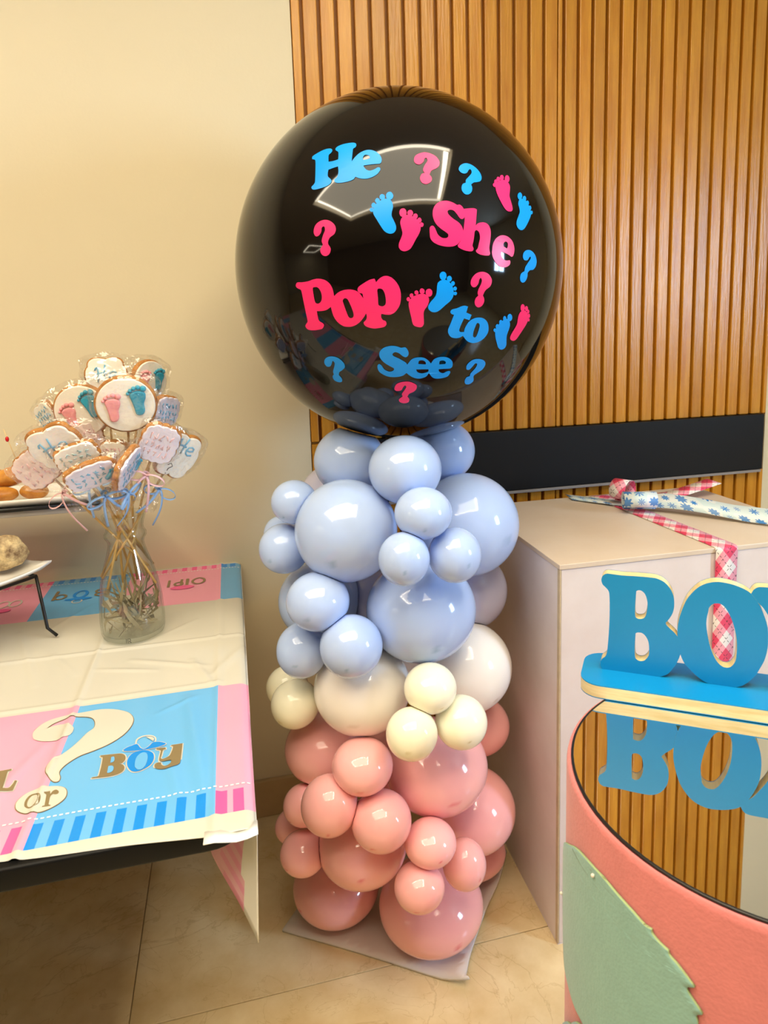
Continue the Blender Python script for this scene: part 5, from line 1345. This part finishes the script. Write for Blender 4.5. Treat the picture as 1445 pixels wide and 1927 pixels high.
mesh('dish', vs, fs, M_china, tray, True)
M_past = mat('golden_pastry', 'E0A040', 0.45, var=0.7, vscale=22, hex2='A05E1E', bump=0.2, bscale=60)
tz = 0.742 + zz + 0.0046 + 0.005
for c, rx, ry, rz_, rot, lb in (((-0.470, 1.650, tz + 0.052), 0.042, 0.026, 0.021, (0, -0.25, 0.2), 'golden brown pastry lying on top of the others on the tray'),
                                ((-0.492, 1.622, tz + 0.017), 0.036, 0.022, 0.0165, (0, 0, 0.1), 'pale golden pastry at the tray front, left of the others'),
                                ((-0.428, 1.632, tz + 0.018), 0.030, 0.024, 0.017, (0, 0.1, -0.2), 'orange brown pastry at the tray front, nearest the cookie pops'),
                                ((-0.520, 1.670, tz + 0.048), 0.036, 0.024, 0.020, (0, 0.2, 0.1), 'dark golden pastry cut off by the left edge of the picture')):
    lump('pastry', c, rx, ry, rz_, M_past, lb, 'pastry', 'pastries on the upper tray', 0.07, rot, 3)
pk = empty('cocktail_pick', (-0.452, 1.635, tz + 0.066))
tag(pk, 'thin wooden cocktail pick with a red bead, standing in a pastry', 'pick')
v, f = tube([(0.004, 0, -0.012), (-0.020, -0.012, 0.092)], [0.0011, 0.0009], 8)
mesh('stick', v, f, mat('pick_wood', 'D6B888', 0.6), pk, True)
v, f = ellipsoid((-0.0155, -0.010, 0.070), 0.0038, 0.0038, 0.0058, 12, 10)
mesh('bead', v, f, mat('red_bead', 'C4121C', 0.25), pk, True)

# ------------------------------------------------------------------ glass vase
M_glass = film('clear_glass', (0.978, 0.985, 0.972), 1.0, 0.04, 0.02, edge=0.5, rim=(0.55, 0.60, 0.54))
VC = Vector((-0.2195, 1.425, 0.7425))
vase = empty('glass_vase', VC)
tag(vase, 'clear glass milk-bottle vase holding the cookie pops', 'vase')
outer = [(0.0, 0.0), (0.052, 0.0), (0.058, 0.004), (0.0605, 0.012), (0.0615, 0.035), (0.0595, 0.075), (0.0545, 0.110), (0.047, 0.140), (0.039, 0.165), (0.0345, 0.182), (0.0335, 0.190), (0.0350, 0.196), (0.0395, 0.203), (0.0395, 0.209), (0.0355, 0.215), (0.0345, 0.222), (0.0365, 0.232), (0.040, 0.242), (0.0412, 0.247)]
inner = [(r - 0.0028, z) for r, z in reversed(outer[3:])]
inner = [(0.0395, 0.2485)] + inner + [(0.050, 0.010), (0.0, 0.0085)]
v, f = lathe(outer + inner, 64)
mesh('body', v, f, M_glass, vase, True)
# embossed mark near the foot
v1, f1 = tube([(-0.006, -0.0615, 0.006), (-0.006, -0.0615, 0.014)], 0.0006, 6)
v2, f2 = tube([(-0.003, -0.0618, 0.006), (-0.003, -0.0618, 0.014), (0.001, -0.0618, 0.0135), (0.002, -0.0618, 0.011), (-0.001, -0.0618, 0.0095), (0.003, -0.0618, 0.006)], 0.0006, 6)
v, f = join((v1, f1), (v2, f2))
mesh('mark', v, f, mat('dark_mark', '3A3A30', 0.5), vase)
# dried leaves inside
random.seed(7)
M_dry = mat('dried_leaf', 'A79B7C', 0.7, var=0.35, vscale=20, hex2='7C7056')
parts = []
for k in range(95):
    a = random.uniform(0, 2 * PI)
    rad = random.uniform(0.004, 0.042)
    z0 = random.uniform(0.014, 0.06)
    L = random.uniform(0.04, 0.10)
    p = Vector((rad * math.cos(a), rad * math.sin(a), z0))
    d = Vector((random.uniform(-1, 1), random.uniform(-1, 1), random.uniform(-0.15, 1.3))).normalized()
    pts = []
    bend = Vector((random.uniform(-1, 1), random.uniform(-1, 1), random.uniform(-1, 1))) * 0.35
    for s in range(7):
        q = p.copy()
        rr = math.hypot(q.x, q.y)
        lim = 0.053 if q.z < 0.08 else 0.053 - (q.z - 0.08) * 0.28
        if rr > lim:
            q.x, q.y = q.x * lim / rr, q.y * lim / rr
        q.z = min(max(q.z, 0.012), 0.125)
        pts.append(q)
        p = q + d * (L / 6)
        d = (d + bend * 0.4).normalized()
    wdt = random.uniform(0.0022, 0.0075)
    wv = d.cross(Vector((random.uniform(-1, 1), random.uniform(-1, 1), random.uniform(-1, 1)))).normalized()
    vs, fs = [], []
    for s, q in enumerate(pts):
        ww = wdt * (0.25 + math.sin(PI * (s + 0.4) / 7)) * 0.5
        vs += [q - wv * ww, q + wv * ww]
    for s in range(6):
        fs.append((2 * s, 2 * s + 1, 2 * s + 3, 2 * s + 2))
    parts.append((vs, fs))
v, f = join(*parts)
dl = mesh('dried_leaves', v, f, M_dry, None, True, VC)
tag(dl, 'tangle of dried grey-brown leaves at the bottom of the glass vase', 'dried leaves', kind='stuff')

# ------------------------------------------------------------------ cookie pops
M_cookie = mat('baked_cookie', 'C98A3E', 0.65, var=0.5, vscale=30, hex2='9C5F22', bump=0.3, bscale=120)
M_ice = mat('white_icing', 'F5F0E4', 0.35)
M_ice2 = mat('pinkish_icing', 'F0DCD8', 0.35)
M_ice3 = mat('lilac_icing', 'E3DCEA', 0.35)
M_fp = mat('pink_fondant', 'F2A0A4', 0.45)
M_ft = mat('teal_fondant', '2F9CBA', 0.45)
M_let = mat('blue_icing', '74B6D6', 0.4)
M_lpk = mat('pink_icing', 'ECC4C6', 0.4)
M_lgr = mat('pale_teal_icing', 'B8D4D2', 0.4)
M_rods = mat('bamboo', 'D2A860', 0.55, var=0.25, vscale=30)
M_cel = film('cellophane', (0.985, 0.985, 0.98), 1.0, 0.10, 0.09, 1.3, 42, edge=0.6)
M_rb = mat('blue_ribbon', '8FB6E4', 0.3)
M_rp = mat('pink_ribbon', 'F0C2C6', 0.3)
M_blk = mat('black_icing', '201A18', 0.5)


def plate_mesh(outs, y0, y1, bev, material, name, parent):
    me = flat_shape(outs, abs(y1 - y0), bev, 2)
    me.transform(Matrix(((1, 0, 0, 0), (0, 0, -1, (y0 + y1) / 2), (0, 1, 0, 0), (0, 0, 0, 1))))
    me.update()
    me.shade_smooth()
    return link(name, me, material, parent)


def outline(kind, W, H, k=1.0):
    out = []
    for i in range(112):
        a = 2 * PI * i / 112
        c, s = math.cos(a), math.sin(a)
        if kind == 'round':
            r = 1.0
            out.append((W / 2 * k * c, H / 2 * k * s))
            continue
        # plaque with scalloped edge
        n = 3.2
        q = (abs(c) ** n + abs(s) ** n) ** (-1 / n)
        if kind == 'scallop':
            q *= 0.92 + 0.075 * abs(math.sin(7 * a + 0.2)) ** 0.7
        else:  # bracket: lobed top and bottom, pinched corners
            q *= 0.87 + 0.13 * abs(math.sin(3 * (a + PI / 6))) ** 0.6
        out.append((W / 2 * k * c * q, H / 2 * k * s * q))
    return out


def tubes_to(name, polys, r, y, material, parent):
    parts = [tube([(a, y, b) for a, b in pl], r, 6) for pl in polys]
    v, f = join(*parts)
    return mesh(name, v, f, material, parent, True)


def foot_part(cx, cz, s, flip, material, parent, y, rot=0.0):
    def tf(x, z):
        x *= flip
        return (cx + s * (x * math.cos(rot) - z * math.sin(rot)), cz + s * (x * math.sin(rot) + z * math.cos(rot)))
    sole = [(-0.26, 0.10, 0), (-0.30, 0.30, 0), (-0.20, 0.42, 0), (0.05, 0.46, 0), (0.27, 0.38, 0), (0.30, 0.18, 0), (0.20, -0.08, 0), (0.20, -0.34, 0), (0.12, -0.52, 0), (-0.03, -0.56, 0), (-0.16, -0.48, 0), (-0.20, -0.2, 0)]
    me = flat_shape([spline([(*tf(a, b), 0) for a, b, _ in sole], 4)], 0.007, 0.0028, 2)
    me.transform(Matrix(((1, 0, 0, 0), (0, 0, -1, y), (0, 1, 0, 0), (0, 0, 0, 1))))
    vs = [tuple(v.co) for v in me.vertices]
    fs = [tuple(p.vertices) for p in me.polygons]
    bpy.data.meshes.remove(me)
    parts = [(vs, fs)]
    for tx, tz_, tr_ in ((0.24, 0.53, 0.13), (0.05, 0.60, 0.10), (-0.11, 0.57, 0.09), (-0.25, 0.49, 0.08), (-0.35, 0.38, 0.07)):
        a, b = tf(tx, tz_)
        parts.append(ellipsoid((a, y, b), tr_ * s, 0.0042, tr_ * s, 10, 8))
    v, f = join(*parts)
    return mesh('foot', v, f, material, parent, True)


HE = [[(-0.30, -0.40), (-0.27, 0.0), (-0.30, 0.35), (-0.36, 0.30), (-0.40, 0.18)], [(-0.02, 0.45), (-0.06, 0.1), (-0.05, -0.35)], [(-0.36, -0.01), (-0.15, 0.05), (0.04, 0.02)], [(0.12, -0.12), (0.26, -0.12), (0.38, -0.06), (0.37, 0.06), (0.26, 0.11), (0.15, 0.04), (0.11, -0.12), (0.14, -0.26), (0.25, -0.34), (0.40, -0.28)]]

NECK = VC + Vector((0, 0, 0.200))
POPS = [
    # centre, width, height, shape, yaw, decoration, icing, tie, label
    ((-0.188, 1.360, 1.210), 0.110, 0.110, 'round', 4, 'feet', 0, None, 'round white iced cookie pop with pink and teal feet, front and centre'),
    ((-0.276, 1.420, 1.197), 0.104, 0.104, 'round', -8, 'feet', 0, None, 'round cookie pop with pink and teal feet, half hidden behind the front round one'),
    ((-0.234, 1.465, 1.261), 0.080, 0.072, 'bracket', 6, 'he', 0, None, 'white plaque cookie pop reading He at the very top of the bunch'),
    ((-0.154, 1.465, 1.246), 0.084, 0.084, 'round', 48, 'feet', 0, None, 'round footprint cookie pop turned right, at the upper right of the bunch'),
    ((-0.346, 1.455, 1.186), 0.058, 0.058, 'bracket', -48, 'blueword', 0, None, 'small plaque cookie pop with blue writing turned left, at the upper left'),
    ((-0.124, 1.425, 1.187), 0.072, 0.064, 'scallop', 55, 'blueword', 2, None, 'blue written cookie pop turned right, below the upper right round one'),
    ((-0.309, 1.340, 1.143), 0.096, 0.088, 'bracket', -12, 'he', 0, None, 'large white plaque cookie pop reading He at the left front'),
    ((-0.272, 1.420, 1.143), 0.066, 0.066, 'scallop', 10, 'pinkword', 1, None, 'scalloped pinkish cookie pop peeking out behind the left He plaque'),
    ((-0.359, 1.400, 1.096), 0.088, 0.078, 'scallop', -20, 'pinkword', 1, 'p', 'pinkish scalloped cookie pop leaning out farthest left'),
    ((-0.274, 1.335, 1.122), 0.080, 0.056, 'scallop', 0, 'greenword', 0, 'b', 'scalloped cookie pop with pale teal writing, above the lowest front one'),
    ((-0.245, 1.295, 1.094), 0.094, 0.062, 'scallop', 4, 'bluefoot', 2, 'b', 'lowest front cookie pop, scalloped with blue writing and a teal foot'),
    ((-0.222, 1.400, 1.113), 0.056, 0.056, 'scallop', -15, 'pinkword', 0, None, 'small tan scalloped cookie pop in the middle of the bunch'),
    ((-0.187, 1.315, 1.099), 0.082, 0.080, 'scallop', 62, 'bluefoot', 2, 'b', 'blue written cookie pop turned nearly edge-on, right of the lowest front one'),
    ((-0.136, 1.360, 1.133), 0.074, 0.084, 'scallop', 14, 'pinkword', 2, 'p', 'lilac scalloped cookie pop at the right front with a pink bow'),
    ((-0.106, 1.400, 1.102), 0.084, 0.098, 'bracket', 38, 'heq', 0, 'b', 'white plaque cookie pop reading He with a question mark, farthest right'),
]
random.seed(21)
for pi, (c, W, H, kind, yaw, deco, ic, tie, label) in enumerate(POPS):
    c = Vector(c)
    a = 2 * PI * pi / len(POPS) * 3.0
    nk = NECK + Vector((0.016 * math.cos(a), 0.016 * math.sin(a), 0))
    up = (c - nk).normalized()
    back = Vector((0, 1, 0))
    back.rotate(Euler((0, 0, math.radians(yaw))))
    back = (back - up * back.dot(up)).normalized()
    xr = back.cross(up).normalized()
    M4 = Matrix.Identity(4)
    for i in range(3):
        M4[i][0], M4[i][1], M4[i][2], M4[i][3] = xr[i], back[i], up[i], c[i]
    t = empty('cookie_pop')
    t.matrix_world = M4
    tag(t, label, 'cookie pop', 'cookie pops in the glass vase')
    ck = plate_mesh([outline(kind, W, H)], 0.0, 0.011, 0.003, M_cookie, 'cookie', t)
    icing = plate_mesh([outline(kind, W, H, 0.93)], -0.0045, 0.0005, 0.002, (M_ice, M_ice2, M_ice3)[ic], 'icing', t)
    y = -0.0052
    if deco == 'feet':
        foot_part(-W * 0.20, -H * 0.06, W * 0.40, 1, M_fp, t, y, 0.06)
        foot_part(W * 0.20, H * 0.06, W * 0.42, 1, M_ft, t, y, 0.10).data.transform(Matrix.Identity(4))
    elif deco in ('he', 'heq'):
        s = W * 0.62
        dx, dz = (0, 0.02 * W) if deco == 'he' else (0.0, H * 0.22)
        tubes_to('lettering', [[(p[0] * s + dx, p[1] * s * 0.8 + dz) for p in pl] for pl in HE], 0.0018, y + 0.0006, M_let, t)
        if deco == 'heq':
            q = [[(-0.06, 0.08), (0.0, 0.14), (0.07, 0.08), (0.0, 0.0), (0.0, -0.06)], [(0.0, -0.12), (0.0, -0.14)]]
            tubes_to('question_mark', [[(p[0] * W - 0.1 * W, p[1] * W - 0.30 * H) for p in pl] for pl in q], 0.0007, y + 0.0003, M_blk, t)
    else:
        m_ = {'blueword': M_let, 'pinkword': M_lpk, 'greenword': M_lgr, 'bluefoot': M_let}[deco]
        rows = []
        for r_ in (0.18, -0.02, -0.22):
            xx = -0.34
            while xx < 0.3:
                wv = random.uniform(0.07, 0.12)
                rows.append([(W * (xx + wv * random.uniform(0, 1)), H * (r_ + random.uniform(-0.09, 0.09))) for _ in range(5)])
                xx += wv + 0.035
        tubes_to('lettering', rows, 0.0011, y + 0.0006, m_, t)
        if deco == 'bluefoot':
            foot_part(W * 0.30, -H * 0.14, W * 0.24, 1, M_ft, t, y, -1.0)
    # stick down through the neck
    L = (c - nk).length
    extra = 0.065 + 0.055 * random.random()
    lat = math.hypot(up.x, up.y) / max(up.z, 0.2)
    extra = min(extra, 0.05 / max(lat, 0.3) + 0.02)
    v, f = tube([(0, 0.0145, -H * 0.25), (0, 0.012, -H * 0.55), (0, 0.0, -L), (0, 0, -L - extra)], 0.0023, 10)
    mesh('stick', v, f, M_rods, t, True)
    # cellophane bag: full round the cookie, gathered at the tie, short skirt below
    tz_ = -H / 2 - 0.026
    vs, fs = [], []
    NS, NR = 28, 26
    ph = [random.uniform(0, 6.28) for _ in range(6)]
    for i in range(NR + 1):
        s = i / NR
        z = H / 2 + 0.009 - s * (H / 2 + 0.009 - (tz_ - 0.045))
        if z > tz_:
            k = (z - tz_) / (H / 2 + 0.009 - tz_)
            hwid = (W / 2 + 0.007) * min(1, (k * 2.3) ** 0.8) * (1 if k < 0.85 else math.sqrt(max(0.02, 1 - ((k - 0.85) / 0.152) ** 2)))
            hdep = 0.0135 * min(1, k * 3) ** 0.7 * (1 if k < 0.9 else max(0.15, (1 - k) / 0.1))
            hwid, hdep = max(hwid, 0.0045), max(hdep, 0.004)
        else:
            k = (tz_ - z) / 0.045
            hwid = hdep = 0.0045 + 0.016 * k ** 0.8
        for q in range(NS):
            an = 2 * PI * q / NS
            cr = 1 + (0.035 + 0.10 * (z < tz_ + 0.012)) * math.sin(5 * an + ph[0] + 8 * s) + 0.03 * math.sin(9 * an + ph[1] - 11 * s) + 0.02 * math.sin(37 * s + ph[2] + 3 * an)
            sq = (abs(math.cos(an)) ** 2.6 + abs(math.sin(an)) ** 2.6) ** (-1 / 2.6) if z > tz_ else 1
            vs.append((hwid * math.cos(an) * cr * sq, 0.0035 + hdep * math.sin(an) * (2 * cr - 1) * sq, z))
    for i in range(NR):
        for q in range(NS):
            q2 = (q + 1) % NS
            fs.append((i * NS + q, i * NS + q2, (i + 1) * NS + q2, (i + 1) * NS + q))
    fs.append(tuple(range(NS)))
    mesh('wrapper', vs, fs, M_cel, t, False)['label'] = 'clear crinkled cellophane wrapper'
    # ribbon bow at the tie
    if tie:
        mm = M_rb if tie == 'b' else M_rp
        parts = []
        for sgn in (-1, 1):
            pts = []
            for k in range(15):
                aa = 2 * PI * k / 14
                pts.append((sgn * (0.018 - 0.018 * math.cos(aa)), -0.006 - 0.006 * math.sin(aa / 2), tz_ + 0.010 * math.sin(aa) - 0.004 * math.sin(aa / 2)))
            v, f, _ = strip(pts, (0.15 * sgn, 1, 0.25), 0.005, 0.0006)
            parts.append((v, f))
            ln = random.uniform(0.05, 0.085)
            cv = random.uniform(0.01, 0.03)
            pts = [(sgn * (0.002 + cv * (k / 12) ** 0.7), -0.008 - 0.006 * math.sin(k / 3), tz_ - ln * k / 12) for k in range(13)]
            v, f, _ = strip(pts, (1, 0.4 * sgn, 0), 0.005, 0.0006)
            parts.append((v, f))
        v, f = lathe([(0.0068, -0.003), (0.0068, 0.003), (0.0058, 0.003), (0.0058, -0.003), (0.0068, -0.003)], 14)
        parts.append(([(x, yy + 0.0015, z + tz_) for x, yy, z in v], f))
        v, f = join(*parts)
        mesh('ribbon_bow', v, f, mm, t, True)['label'] = ('blue' if tie == 'b' else 'pink') + ' curling ribbon bow'
